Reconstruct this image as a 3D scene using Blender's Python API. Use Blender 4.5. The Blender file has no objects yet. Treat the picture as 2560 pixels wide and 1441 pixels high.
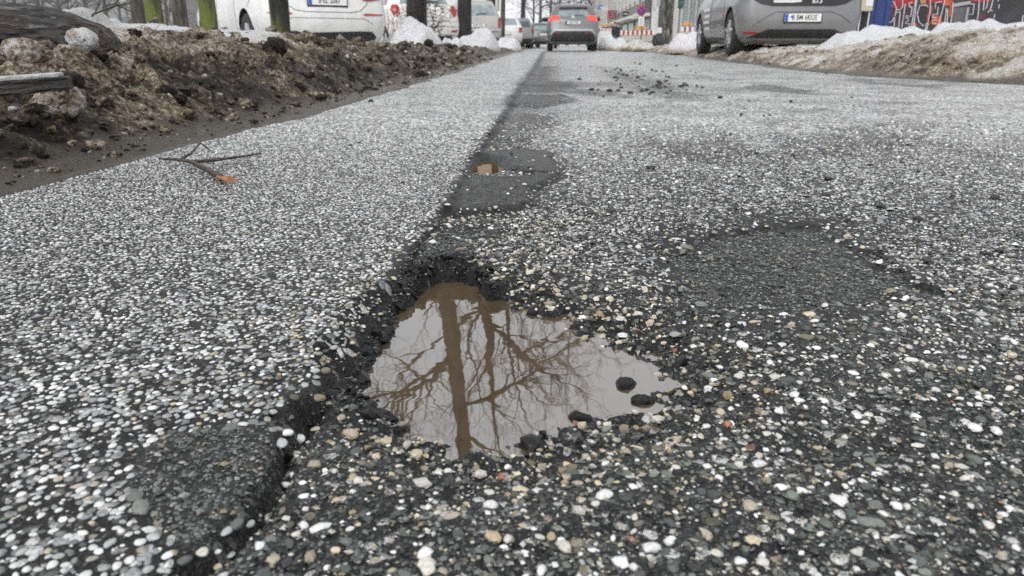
import bpy, bmesh, math, random
import numpy as np
from mathutils import Vector, Matrix, Euler
from mathutils.bvhtree import BVHTree
from mathutils.kdtree import KDTree

SC = bpy.context.scene
COL = SC.collection
R = math.radians
RNG = np.random.default_rng(7)
random.seed(7)

# ------------------------------------------------------------------ camera
CAM_H, PITCH, YAW = 0.235, R(18.7), R(2.71)
cam_d = bpy.data.cameras.new('camera')
cam = bpy.data.objects.new('camera', cam_d); COL.objects.link(cam)
cam_d.sensor_width = 36.0
cam_d.lens = 36.0 * 1800 / 2560
cam_d.clip_start = 0.02; cam_d.clip_end = 2000
cam.location = (0, 0, CAM_H)
cam.rotation_euler = (R(90) - PITCH, 0, YAW)
cam_d.dof.use_dof = True
cam_d.dof.focus_distance = 0.82
cam_d.dof.aperture_fstop = 13.0
SC.camera = cam

# ------------------------------------------------------------------ sky, sun, exposure
world = bpy.data.worlds.new('World'); SC.world = world
world.use_nodes = True
wn = world.node_tree; wn.nodes.clear()
w_out = wn.nodes.new('ShaderNodeOutputWorld')
w_bg = wn.nodes.new('ShaderNodeBackground')
w_sky = wn.nodes.new('ShaderNodeTexSky')
w_sky.sky_type = 'NISHITA'; w_sky.sun_disc = False
w_sky.sun_elevation = R(38); w_sky.sun_rotation = R(200)
w_sky.air_density = 1.0; w_sky.dust_density = 6.0; w_sky.ozone_density = 1.0
w_hs = wn.nodes.new('ShaderNodeHueSaturation'); w_hs.inputs['Saturation'].default_value = 0.12
w_mx = wn.nodes.new('ShaderNodeMixRGB'); w_mx.inputs[0].default_value = 0.72
w_mx.inputs[2].default_value = (8.2, 8.35, 8.6, 1)          # even cloud layer
wn.links.new(w_sky.outputs[0], w_hs.inputs['Color'])
wn.links.new(w_hs.outputs[0], w_mx.inputs[1])
wn.links.new(w_mx.outputs[0], w_bg.inputs[0])
w_bg.inputs[1].default_value = 0.14
wn.links.new(w_bg.outputs[0], w_out.inputs[0])

sun_d = bpy.data.lights.new('sun', 'SUN'); sun = bpy.data.objects.new('sun', sun_d); COL.objects.link(sun)
sun_d.energy = 0.7; sun_d.angle = R(25); sun_d.color = (1.0, 0.97, 0.93)
sun.rotation_euler = (R(52), 0, R(-20))

vs = SC.view_settings
SC.display_settings.display_device = 'sRGB'
vs.view_transform = 'Standard'; vs.look = 'None'; vs.gamma = 1.0; vs.exposure = 0.30
vs.use_curve_mapping = False
SC.render.engine = 'CYCLES'
SC.cycles.max_bounces = 6; SC.cycles.diffuse_bounces = 3; SC.cycles.glossy_bounces = 3
SC.cycles.transmission_bounces = 3; SC.cycles.volume_bounces = 0
SC.cycles.use_denoising = False

# ------------------------------------------------------------------ helpers
def ground_pt(px, py, z=0.0):
    """where the line of sight through a spot of the photograph meets the level z"""
    u = (px - 1280) / 1800; v = (py - 720.5) / 1800
    f = math.cos(PITCH) - v * math.sin(PITCH); d = math.sin(PITCH) + v * math.cos(PITCH)
    t = (CAM_H - z) / d
    return (t * (u * math.cos(YAW) - f * math.sin(YAW)), t * (u * math.sin(YAW) + f * math.cos(YAW)))

def far_pt(px, py, Y):
    """world x and z seen at photograph spot (px, py) at the distance Y down the road"""
    u = (px - 1280) / 1800; v = (py - 720.5) / 1800
    f = math.cos(PITCH) - v * math.sin(PITCH); d = math.sin(PITCH) + v * math.cos(PITCH)
    wx = u * math.cos(YAW) - f * math.sin(YAW); wy = u * math.sin(YAW) + f * math.cos(YAW)
    t = Y / wy
    return t * wx, CAM_H - t * d

def tag(o, label=None, cat=None, group=None, kind=None):
    if label: o['label'] = label
    if cat: o['category'] = cat
    if group: o['group'] = group
    if kind: o['kind'] = kind
    return o

def link(o, parent=None):
    COL.objects.link(o)
    if parent is not None: o.parent = parent
    return o

def empty(name, loc=(0, 0, 0), rz=0.0):
    o = bpy.data.objects.new(name, None); COL.objects.link(o)
    o.empty_display_size = 0.1
    o.location = loc; o.rotation_euler = (0, 0, rz)
    return o

def np_mesh(name, V, F, mat, parent=None, smooth=True, cols=None, attr='col'):
    """mesh object from numpy vertices and a (n,3) or (n,4) face array"""
    V = np.ascontiguousarray(V, dtype=np.float32); F = np.ascontiguousarray(F, dtype=np.int32)
    me = bpy.data.meshes.new(name)
    k = F.shape[1]; n = len(F)
    me.vertices.add(len(V)); me.vertices.foreach_set('co', V.ravel())
    me.loops.add(n * k); me.loops.foreach_set('vertex_index', F.ravel())
    me.polygons.add(n)
    me.polygons.foreach_set('loop_start', np.arange(n, dtype=np.int32) * k)
    me.polygons.foreach_set('loop_total', np.full(n, k, dtype=np.int32))
    me.update(calc_edges=True)
    me.polygons.foreach_set('use_smooth', np.full(n, smooth, dtype=bool))
    if cols is not None:
        a = me.color_attributes.new(attr, 'FLOAT_COLOR', 'POINT')
        c = np.ones((len(V), 4), dtype=np.float32); c[:, :cols.shape[1]] = cols
        a.data.foreach_set('color', c.ravel())
    if mat is not None: me.materials.append(mat)
    return link(bpy.data.objects.new(name, me), parent)

def bm_obj(name, bm, mat, parent=None, smooth=False, mesh_only=False):
    me = bpy.data.meshes.new(name)
    bm.normal_update(); bm.to_mesh(me); bm.free()
    if mat is not None:
        for m in (mat if isinstance(mat, (list, tuple)) else [mat]): me.materials.append(m)
    if smooth:
        for p in me.polygons: p.use_smooth = True
    if mesh_only: return me
    return link(bpy.data.objects.new(name, me), parent)

def add_box(bm, c, s, rot=None, bevel=0.0):
    r = bmesh.ops.create_cube(bm, size=1.0)
    vs_ = r['verts']
    M = Matrix.Translation(Vector(c)) @ (rot.to_4x4() if rot is not None else Matrix()) @ Matrix.Diagonal((s[0], s[1], s[2], 1))
    bmesh.ops.transform(bm, matrix=M, verts=vs_)
    if bevel > 0:
        es = list({e for v in vs_ for e in v.link_edges})
        bmesh.ops.bevel(bm, geom=es, offset=bevel, segments=2, affect='EDGES', profile=0.6)
    return vs_

def box_obj(name, c, s, mat, parent=None, bevel=0.0, rot=None):
    bm = bmesh.new(); add_box(bm, c, s, rot, bevel)
    return bm_obj(name, bm, mat, parent)

def add_cyl(bm, p0, p1, r0, r1=None, seg=12, caps=True):
    p0 = Vector(p0); p1 = Vector(p1); r1 = r0 if r1 is None else r1
    d = p1 - p0; L = d.length
    q = Vector((0, 0, 1)).rotation_difference(d.normalized())
    M = Matrix.Translation((p0 + p1) / 2) @ q.to_matrix().to_4x4()
    return bmesh.ops.create_cone(bm, cap_ends=caps, segments=seg, radius1=r0, radius2=r1, depth=L, matrix=M)['verts']

def smoothstep(a, b, x):
    t = np.clip((x - a) / (b - a), 0, 1); return t * t * (3 - 2 * t)

def _hash(ix, iy, seed):
    h = (ix.astype(np.int64) * 374761393 + iy.astype(np.int64) * 668265263 + seed * 1274126177) & 0xffffffff
    h = ((h ^ (h >> 13)) * 1274126177) & 0xffffffff
    h = (h ^ (h >> 16)) & 0xffffffff
    return h.astype(np.float64) / 4294967295.0

def vnoise(x, y, seed=0):
    ix = np.floor(x); iy = np.floor(y); fx = x - ix; fy = y - iy
    fx = fx * fx * (3 - 2 * fx); fy = fy * fy * (3 - 2 * fy)
    a = _hash(ix, iy, seed); b = _hash(ix + 1, iy, seed); c = _hash(ix, iy + 1, seed); d = _hash(ix + 1, iy + 1, seed)
    return (a * (1 - fx) + b * fx) * (1 - fy) + (c * (1 - fx) + d * fx) * fy

def fbm(x, y, octv=4, seed=0, gain=0.5):
    s = 0.0; a = 1.0; t = 0.0; x = np.asarray(x, float); y = np.asarray(y, float)
    for o in range(octv):
        ca, sa = math.cos(0.7 * o + 0.3), math.sin(0.7 * o + 0.3)
        s = s + a * (vnoise((x * ca - y * sa) * 2 ** o, (x * sa + y * ca) * 2 ** o, seed + 17 * o) - 0.5); t += a; a *= gain
    return s / t * 2

def worley(x, y, seed=0):
    ix = np.floor(x); iy = np.floor(y); best = np.full(np.shape(x), 9.0); rid = np.zeros(np.shape(x))
    for dx in (-1, 0, 1):
        for dy in (-1, 0, 1):
            cx = ix + dx; cy = iy + dy
            d = np.hypot(cx + _hash(cx, cy, seed) - x, cy + _hash(cx, cy, seed + 5) - y)
            m = d < best
            best = np.where(m, d, best); rid = np.where(m, _hash(cx, cy, seed + 9), rid)
    return best, rid

def sd_poly(x, y, poly):
    """signed distance to a polygon, negative inside"""
    x = np.asarray(x, float); y = np.asarray(y, float)
    d = np.full(x.shape, 1e9); ins = np.zeros(x.shape, bool)
    n = len(poly)
    for i in range(n):
        ax, ay = poly[i]; bx, by = poly[(i + 1) % n]
        ex, ey = bx - ax, by - ay
        t = np.clip(((x - ax) * ex + (y - ay) * ey) / (ex * ex + ey * ey + 1e-12), 0, 1)
        d = np.minimum(d, np.hypot(x - ax - t * ex, y - ay - t * ey))
        c = ((ay > y) != (by > y)) & (x < (bx - ax) * (y - ay) / ((by - ay) if by != ay else 1e-12) + ax)
        ins ^= c
    return np.where(ins, -d, d)

# ------------------------------------------------------------------ materials
def mat_new(name):
    m = bpy.data.materials.new(name); m.use_nodes = True
    nt = m.node_tree
    return m, nt, nt.nodes['Principled BSDF']

def simple(name, col, rough=0.5, metal=0.0, spec=0.5, noise=0.0, scale=20.0, emit=None, estr=0.0, coat=0.0, bump=0.0):
    m, nt, b = mat_new(name)
    b.inputs['Base Color'].default_value = (*col, 1)
    b.inputs['Roughness'].default_value = rough; b.inputs['Metallic'].default_value = metal
    b.inputs['Specular IOR Level'].default_value = spec
    if coat: b.inputs['Coat Weight'].default_value = coat; b.inputs['Coat Roughness'].default_value = 0.06
    if emit: b.inputs['Emission Color'].default_value = (*emit, 1); b.inputs['Emission Strength'].default_value = estr
    if noise or bump:
        tc = nt.nodes.new('ShaderNodeTexCoord')
        n = nt.nodes.new('ShaderNodeTexNoise'); n.inputs['Scale'].default_value = scale; n.inputs['Detail'].default_value = 6
        nt.links.new(tc.outputs['Object'], n.inputs['Vector'])
        if noise:
            r = nt.nodes.new('ShaderNodeMapRange'); r.inputs['From Min'].default_value = 0.3; r.inputs['From Max'].default_value = 0.7
            r.inputs['To Min'].default_value = 1 - noise; r.inputs['To Max'].default_value = 1 + noise
            x = nt.nodes.new('ShaderNodeVectorMath'); x.operation = 'SCALE'; x.inputs[0].default_value = col
            nt.links.new(n.outputs['Fac'], r.inputs['Value']); nt.links.new(r.outputs[0], x.inputs['Scale'])
            nt.links.new(x.outputs[0], b.inputs['Base Color'])
        if bump:
            bp = nt.nodes.new('ShaderNodeBump'); bp.inputs['Strength'].default_value = bump; bp.inputs['Distance'].default_value = 0.02
            nt.links.new(n.outputs['Fac'], bp.inputs['Height']); nt.links.new(bp.outputs[0], b.inputs['Normal'])
    return m

def ramp(nt, stops, interp='LINEAR'):
    r = nt.nodes.new('ShaderNodeValToRGB'); r.color_ramp.interpolation = interp
    e = r.color_ramp.elements
    while len(e) > 1: e.remove(e[-1])
    e[0].position = stops[0][0]; e[0].color = (*stops[0][1], 1)
    for p, c in stops[1:]:
        q = e.new(p); q.color = (*c, 1)
    return r

def math_n(nt, op, a, b=None, clamp=False):
    n = nt.nodes.new('ShaderNodeMath'); n.operation = op; n.use_clamp = clamp
    for i, v in enumerate((a, b)):
        if v is None: continue
        if isinstance(v, (int, float)): n.inputs[i].default_value = v
        else: nt.links.new(v, n.inputs[i])
    return n.outputs[0]

def mix_col(nt, f, a, b, mode='MIX'):
    n = nt.nodes.new('ShaderNodeMixRGB'); n.blend_type = mode
    for i, v in enumerate((f, a, b)):
        if isinstance(v, (int, float)): n.inputs[i].default_value = v
        elif isinstance(v, tuple): n.inputs[i].default_value = (*v, 1)
        else: nt.links.new(v, n.inputs[i])
    return n.outputs[0]

# chippings of the road surface, pale and dark
PALE = [(0.0, (.60, .61, .605)), (.16, (.76, .765, .76)), (.27, (.40, .412, .418)), (.46, (.26, .27, .275)), (.58, (.68, .68, .66)),
        (.70, (.155, .162, .16)), (.84, (.30, .283, .25)), (.89, (.085, .09, .09)), (.975, (.40, .35, .29))]
OLD = [(0.0, (.065, .073, .070)), (.18, (.115, .13, .116)), (.34, (.175, .19, .17)), (.48, (.72, .72, .71)), (.66, (.60, .575, .52)),
       (.77, (.37, .325, .255)), (.83, (.025, .027, .028)), (.93, (.80, .80, .79)), (.993, (.30, .17, .125))]

def road_material():
    m, nt, b = mat_new('wet_asphalt')
    L = nt.links
    geo = nt.nodes.new('ShaderNodeNewGeometry')
    at = nt.nodes.new('ShaderNodeAttribute'); at.attribute_name = 'zone'
    sep = nt.nodes.new('ShaderNodeSeparateColor'); L.new(at.outputs['Color'], sep.inputs[0])
    cov, pale, tar = sep.outputs[0], sep.outputs[1], sep.outputs[2]
    # distort the coordinates a little so that cells do not look cut
    nz = nt.nodes.new('ShaderNodeTexNoise'); nz.inputs['Scale'].default_value = 90; nz.inputs['Detail'].default_value = 1
    L.new(geo.outputs['Position'], nz.inputs['Vector'])
    dv = nt.nodes.new('ShaderNodeVectorMath'); dv.operation = 'MULTIPLY_ADD'
    L.new(nz.outputs['Color'], dv.inputs[0]); dv.inputs[1].default_value = (.006, .006, 0); L.new(geo.outputs['Position'], dv.inputs[2])
    fl = nt.nodes.new('ShaderNodeVectorMath'); fl.operation = 'MULTIPLY'; L.new(dv.outputs[0], fl.inputs[0]); fl.inputs[1].default_value = (1, 1, 0)
    v = nt.nodes.new('ShaderNodeTexVoronoi'); v.inputs['Scale'].default_value = 125; v.feature = 'F1'
    L.new(fl.outputs[0], v.inputs['Vector'])
    vc = nt.nodes.new('ShaderNodeSeparateColor'); L.new(v.outputs['Color'], vc.inputs[0])
    rp = ramp(nt, PALE, 'CONSTANT'); ro = ramp(nt, OLD, 'CONSTANT')
    L.new(vc.outputs[0], rp.inputs[0]); L.new(vc.outputs[0], ro.inputs[0])
    stone = mix_col(nt, pale, ro.outputs[0], rp.outputs[0])
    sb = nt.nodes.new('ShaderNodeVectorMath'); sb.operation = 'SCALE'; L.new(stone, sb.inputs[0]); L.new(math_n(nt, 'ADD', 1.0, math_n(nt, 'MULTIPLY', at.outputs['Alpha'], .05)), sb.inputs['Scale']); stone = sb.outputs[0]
    # radius of each stone and whether it is there
    brightened = at.outputs['Alpha']  # far stones widened and brightened: grazing-view brightness painted into the colour
    rad = math_n(nt, 'ADD', math_n(nt, 'ADD', math_n(nt, 'MULTIPLY', vc.outputs[1], 0.22), 0.36), math_n(nt, 'MULTIPLY', brightened, .30))
    inside = nt.nodes.new('ShaderNodeMapRange'); L.new(math_n(nt, 'SUBTRACT', rad, v.outputs['Distance']), inside.inputs['Value'])
    inside.inputs['From Min'].default_value = -0.03; inside.inputs['From Max'].default_value = 0.05
    here = math_n(nt, 'LESS_THAN', vc.outputs[2], cov)
    mask = math_n(nt, 'MULTIPLY', inside.outputs[0], here)
    # binder between the stones
    n2 = nt.nodes.new('ShaderNodeTexNoise'); n2.inputs['Scale'].default_value = 420; n2.inputs['Detail'].default_value = 3
    L.new(geo.outputs['Position'], n2.inputs['Vector'])
    rb = ramp(nt, [(.3, (.006, .0062, .007)), (.50, (.024, .0248, .026)), (.64, (.062, .064, .064)), (.77, (.16, .158, .148))])
    L.new(n2.outputs['Fac'], rb.inputs[0])
    n3 = nt.nodes.new('ShaderNodeTexNoise'); n3.inputs['Scale'].default_value = 3.5; n3.inputs['Detail'].default_value = 5
    L.new(geo.outputs['Position'], n3.inputs['Vector'])
    stain = nt.nodes.new('ShaderNodeMapRange'); stain.inputs['From Min'].default_value = .35; stain.inputs['From Max'].default_value = .65
    stain.inputs['To Min'].default_value = .72; stain.inputs['To Max'].default_value = 1.08
    L.new(n3.outputs['Fac'], stain.inputs['Value'])
    v2 = nt.nodes.new('ShaderNodeTexVoronoi'); v2.inputs['Scale'].default_value = 330; L.new(fl.outputs[0], v2.inputs['Vector'])
    v2c = nt.nodes.new('ShaderNodeSeparateColor'); L.new(v2.outputs['Color'], v2c.inputs[0])
    rf = ramp(nt, [(0, (.07, .078, .076)), (.28, (.125, .137, .128)), (.46, (.028, .030, .032)), (.58, (.19, .20, .18)), (.78, (.27, .26, .22)), (.88, (.34, .345, .335)), (.95, (.20, .155, .10))], 'CONSTANT')
    L.new(v2c.outputs[0], rf.inputs[0])
    fm = math_n(nt, 'MULTIPLY', math_n(nt, 'LESS_THAN', v2.outputs['Distance'], .46), math_n(nt, 'LESS_THAN', v2c.outputs[1], .72))
    base = mix_col(nt, math_n(nt, 'MULTIPLY', fm, .8), rb.outputs[0], rf.outputs[0])
    n4 = nt.nodes.new('ShaderNodeTexNoise'); n4.inputs['Scale'].default_value = 38; n4.inputs['Detail'].default_value = 6; n4.inputs['Roughness'].default_value = .7
    L.new(geo.outputs['Position'], n4.inputs['Vector'])
    m4 = nt.nodes.new('ShaderNodeMapRange'); m4.inputs['From Min'].default_value = .34; m4.inputs['From Max'].default_value = .68; m4.inputs['To Min'].default_value = .35; m4.inputs['To Max'].default_value = 1.5
    L.new(n4.outputs['Fac'], m4.inputs['Value'])
    s4 = nt.nodes.new('ShaderNodeVectorMath'); s4.operation = 'SCALE'; L.new(base, s4.inputs[0]); L.new(math_n(nt, 'MULTIPLY', m4.outputs[0], math_n(nt, 'SUBTRACT', 1.0, math_n(nt, 'MULTIPLY', pale, .62))), s4.inputs['Scale']); base = s4.outputs[0]
    c = mix_col(nt, mask, base, stone)
    sc = nt.nodes.new('ShaderNodeVectorMath'); sc.operation = 'SCALE'; L.new(c, sc.inputs[0]); L.new(stain.outputs[0], sc.inputs['Scale'])
    c = mix_col(nt, math_n(nt, 'MULTIPLY', tar, 0.78), sc.outputs[0], (.0105, .0107, .0115))  # blackens tar and the edge shadows painted in with it
    L.new(c, b.inputs['Base Color'])
    rr = nt.nodes.new('ShaderNodeMapRange'); L.new(n3.outputs['Fac'], rr.inputs['Value'])
    rr.inputs['From Min'].default_value = .35; rr.inputs['From Max'].default_value = .65
    rr.inputs['To Min'].default_value = .20; rr.inputs['To Max'].default_value = .42
    b.inputs['Specular IOR Level'].default_value = .24
    L.new(rr.outputs[0], b.inputs['Roughness'])
    # relief
    dome = math_n(nt, 'MULTIPLY', mask, math_n(nt, 'SUBTRACT', 0.75, v.outputs['Distance']))
    hgt = math_n(nt, 'ADD', dome, math_n(nt, 'ADD', math_n(nt, 'MULTIPLY', n2.outputs['Fac'], 0.6), math_n(nt, 'MULTIPLY', fm, math_n(nt, 'SUBTRACT', .34, math_n(nt, 'MULTIPLY', v2.outputs['Distance'], .6)))))
    bp = nt.nodes.new('ShaderNodeBump'); bp.inputs['Strength'].default_value = 1.0; bp.inputs['Distance'].default_value = 0.0075
    L.new(math_n(nt, 'SUBTRACT', 1.0, math_n(nt, 'MULTIPLY', brightened, .62)), bp.inputs['Strength'])
    L.new(hgt, bp.inputs['Height']); L.new(bp.outputs[0], b.inputs['Normal'])
    return m

def stone_material(name, from_object=False):
    m, nt, b = mat_new(name); L = nt.links
    if from_object:
        src = nt.nodes.new('ShaderNodeObjectInfo'); c0 = src.outputs['Color']
    else:
        src = nt.nodes.new('ShaderNodeAttribute'); src.attribute_name = 'col'; c0 = src.outputs['Color']
    geo = nt.nodes.new('ShaderNodeNewGeometry')
    n = nt.nodes.new('ShaderNodeTexNoise'); n.inputs['Scale'].default_value = 520; n.inputs['Detail'].default_value = 4
    L.new(geo.outputs['Position'], n.inputs['Vector'])
    r = nt.nodes.new('ShaderNodeMapRange'); r.inputs['From Min'].default_value = .3; r.inputs['From Max'].default_value = .7
    r.inputs['To Min'].default_value = .72; r.inputs['To Max'].default_value = 1.15
    L.new(n.outputs['Fac'], r.inputs['Value'])
    s = nt.nodes.new('ShaderNodeVectorMath'); s.operation = 'SCALE'; L.new(c0, s.inputs[0]); L.new(r.outputs[0], s.inputs['Scale'])
    L.new(s.outputs[0], b.inputs['Base Color'])
    b.inputs['Roughness'].default_value = 0.33
    bp = nt.nodes.new('ShaderNodeBump'); bp.inputs['Strength'].default_value = .35; bp.inputs['Distance'].default_value = .0012
    L.new(n.outputs['Fac'], bp.inputs['Height']); L.new(bp.outputs[0], b.inputs['Normal'])
    return m

def water_material(name='muddy_water', ior=3.1, tint=(.92, .95, .985, 1)):
    m, nt, b = mat_new(name); L = nt.links
    nt.nodes.remove(b)
    out = nt.nodes['Material Output']
    geo = nt.nodes.new('ShaderNodeNewGeometry')
    n = nt.nodes.new('ShaderNodeTexNoise'); n.inputs['Scale'].default_value = 58; n.inputs['Detail'].default_value = 0.4; n.inputs['Distortion'].default_value = .3
    L.new(geo.outputs['Position'], n.inputs['Vector'])
    bp = nt.nodes.new('ShaderNodeBump'); bp.inputs['Strength'].default_value = 1.0; bp.inputs['Distance'].default_value = .00016 * .33
    L.new(n.outputs['Fac'], bp.inputs['Height'])
    n2 = nt.nodes.new('ShaderNodeTexNoise'); n2.inputs['Scale'].default_value = 16; n2.inputs['Detail'].default_value = 4
    L.new(geo.outputs['Position'], n2.inputs['Vector'])
    rc = ramp(nt, [(.35, (.070, .048, .026)), (.65, (.10, .072, .042))]); L.new(n2.outputs['Fac'], rc.inputs[0])
    d = nt.nodes.new('ShaderNodeBsdfDiffuse'); L.new(rc.outputs[0], d.inputs['Color'])
    g = nt.nodes.new('ShaderNodeBsdfGlossy'); g.inputs['Roughness'].default_value = .012; g.inputs['Color'].default_value = tint
    L.new(bp.outputs[0], g.inputs['Normal'])
    f = nt.nodes.new('ShaderNodeFresnel'); f.inputs['IOR'].default_value = ior
    mx = nt.nodes.new('ShaderNodeMixShader'); L.new(f.outputs[0], mx.inputs[0]); L.new(d.outputs[0], mx.inputs[1]); L.new(g.outputs[0], mx.inputs[2])
    L.new(mx.outputs[0], out.inputs['Surface'])
    return m

M_ROAD = road_material(); M_STONES = stone_material('wet_chippings'); M_STONE1 = stone_material('wet_pebble', True)
M_WATER = water_material()
M_TAR = stone_material('wet_tar'); M_TAR.node_tree.nodes['Principled BSDF'].inputs['Specular IOR Level'].default_value = .28; M_TAR.node_tree.nodes['Principled BSDF'].inputs['Roughness'].default_value = .26
# ------------------------------------------------------------------ road with its broken seam and pothole
def gp(lst, z=0.0): return [ground_pt(a, b, z) for a, b in lst]
SEAM = gp([(1360, 127), (1340, 165), (1318, 200), (1290, 234), (1262, 290), (1225, 340), (1180, 412), (1122, 505), (1062, 590),
           (1000, 690), (935, 790), (872, 880), (800, 975), (742, 1045), (706, 1110), (700, 1190), (655, 1262), (570, 1340), (490, 1400), (440, 1460)])
SEAM = sorted([(y, x) for x, y in SEAM]); SEAM_Y = np.array([a for a, b in SEAM]); SEAM_X = np.array([b for a, b in SEAM])
WZ = -0.027                                                   # water level in the pothole
SHORE = gp([(1040, 752), (1062, 722), (1100, 706), (1150, 704), (1190, 718), (1212, 748), (1250, 752), (1300, 768), (1362, 790), (1440, 826), (1500, 850), (1570, 872),
            (1640, 902), (1690, 938), (1668, 958), (1650, 990), (1632, 1020), (1580, 1046), (1500, 1060), (1445, 1064), (1400, 1092),
            (1332, 1112), (1290, 1136), (1210, 1142), (1135, 1132), (1062, 1102), (1000, 1082), (950, 1034), (905, 990), (898, 950), (930, 905), (968, 850), (1002, 792)], WZ)
SMALL_A = gp([(1176, 432), (1192, 412), (1212, 402), (1240, 408), (1258, 424), (1240, 438), (1205, 440)], -.012)
SMALL_B = gp([(1105, 583), (1150, 570), (1205, 572), (1250, 580), (1236, 592), (1170, 596), (1120, 594)], -.012)
SMALL_C = gp([(1262, 282), (1300, 276), (1360, 280), (1350, 292), (1290, 298), (1264, 294)], -.010)
PATCH_NEAR = gp([(312, 1205), (352, 1140), (425, 1088), (560, 1070), (680, 1062), (706, 1112), (700, 1190), (652, 1258), (575, 1312), (520, 1372), (430, 1372), (340, 1300)])
PATCH_RIGHT = gp([(1672, 650), (1700, 600), (1760, 566), (1850, 552), (1960, 540), (2060, 556), (2140, 590), (2200, 640), (2290, 672), (2330, 700), (2250, 722), (2100, 736), (1990, 752), (1880, 746), (1780, 742), (1700, 712)])
PATCH_MID = gp([(1122, 505), (1150, 455), (1180, 436), (1250, 442), (1300, 438), (1392, 432), (1380, 450), (1330, 470), (1318, 500), (1260, 516), (1130, 520)])
PATCH_MID2 = gp([(1200, 380), (1300, 370), (1370, 378), (1395, 410), (1390, 430), (1310, 425), (1260, 410), (1225, 398), (1190, 400)])
PATCH_FAR1 = gp([(1278, 262), (1290, 240), (1400, 238), (1420, 250), (1340, 266)])
PATCH_FAR2 = gp([(1296, 228), (1320, 205), (1420, 204), (1436, 216), (1380, 232)])
PATCH_FAR3 = gp([(1300, 215), (1345, 165), (1385, 165), (1370, 215)])
LEDGE = gp([(1034, 660), (1040, 615), (1075, 590), (1130, 585), (1180, 600), (1196, 650), (1192, 700), (1110, 692), (1060, 706)])
TARSTRIP = gp([(1060, 590), (1040, 640), (1000, 690), (935, 790), (872, 880), (800, 975), (742, 1045), (690, 1060), (720, 1010), (790, 930), (850, 860), (905, 790), (950, 720), (985, 650), (1020, 600)])
PATCH_FAR0 = gp([(1225, 345), (1262, 292), (1300, 282), (1390, 296), (1350, 322), (1310, 352), (1290, 366), (1205, 374)])
SOFTDARK = gp([(1500, 165), (1580, 185), (1700, 215), (1760, 250), (1690, 245), (1600, 215), (1520, 190)])

def near_box(x, y, poly, pad):
    p = np.array(poly)
    return (x > p[:, 0].min() - pad) & (x < p[:, 0].max() + pad) & (y > p[:, 1].min() - pad) & (y < p[:, 1].max() + pad)

def sdm(x, y, poly, pad=0.3):
    d = np.full(x.shape, pad); m = near_box(x, y, poly, pad)
    if m.any(): d[m] = np.minimum(sd_poly(x[m], y[m], poly), pad)
    return d

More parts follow.
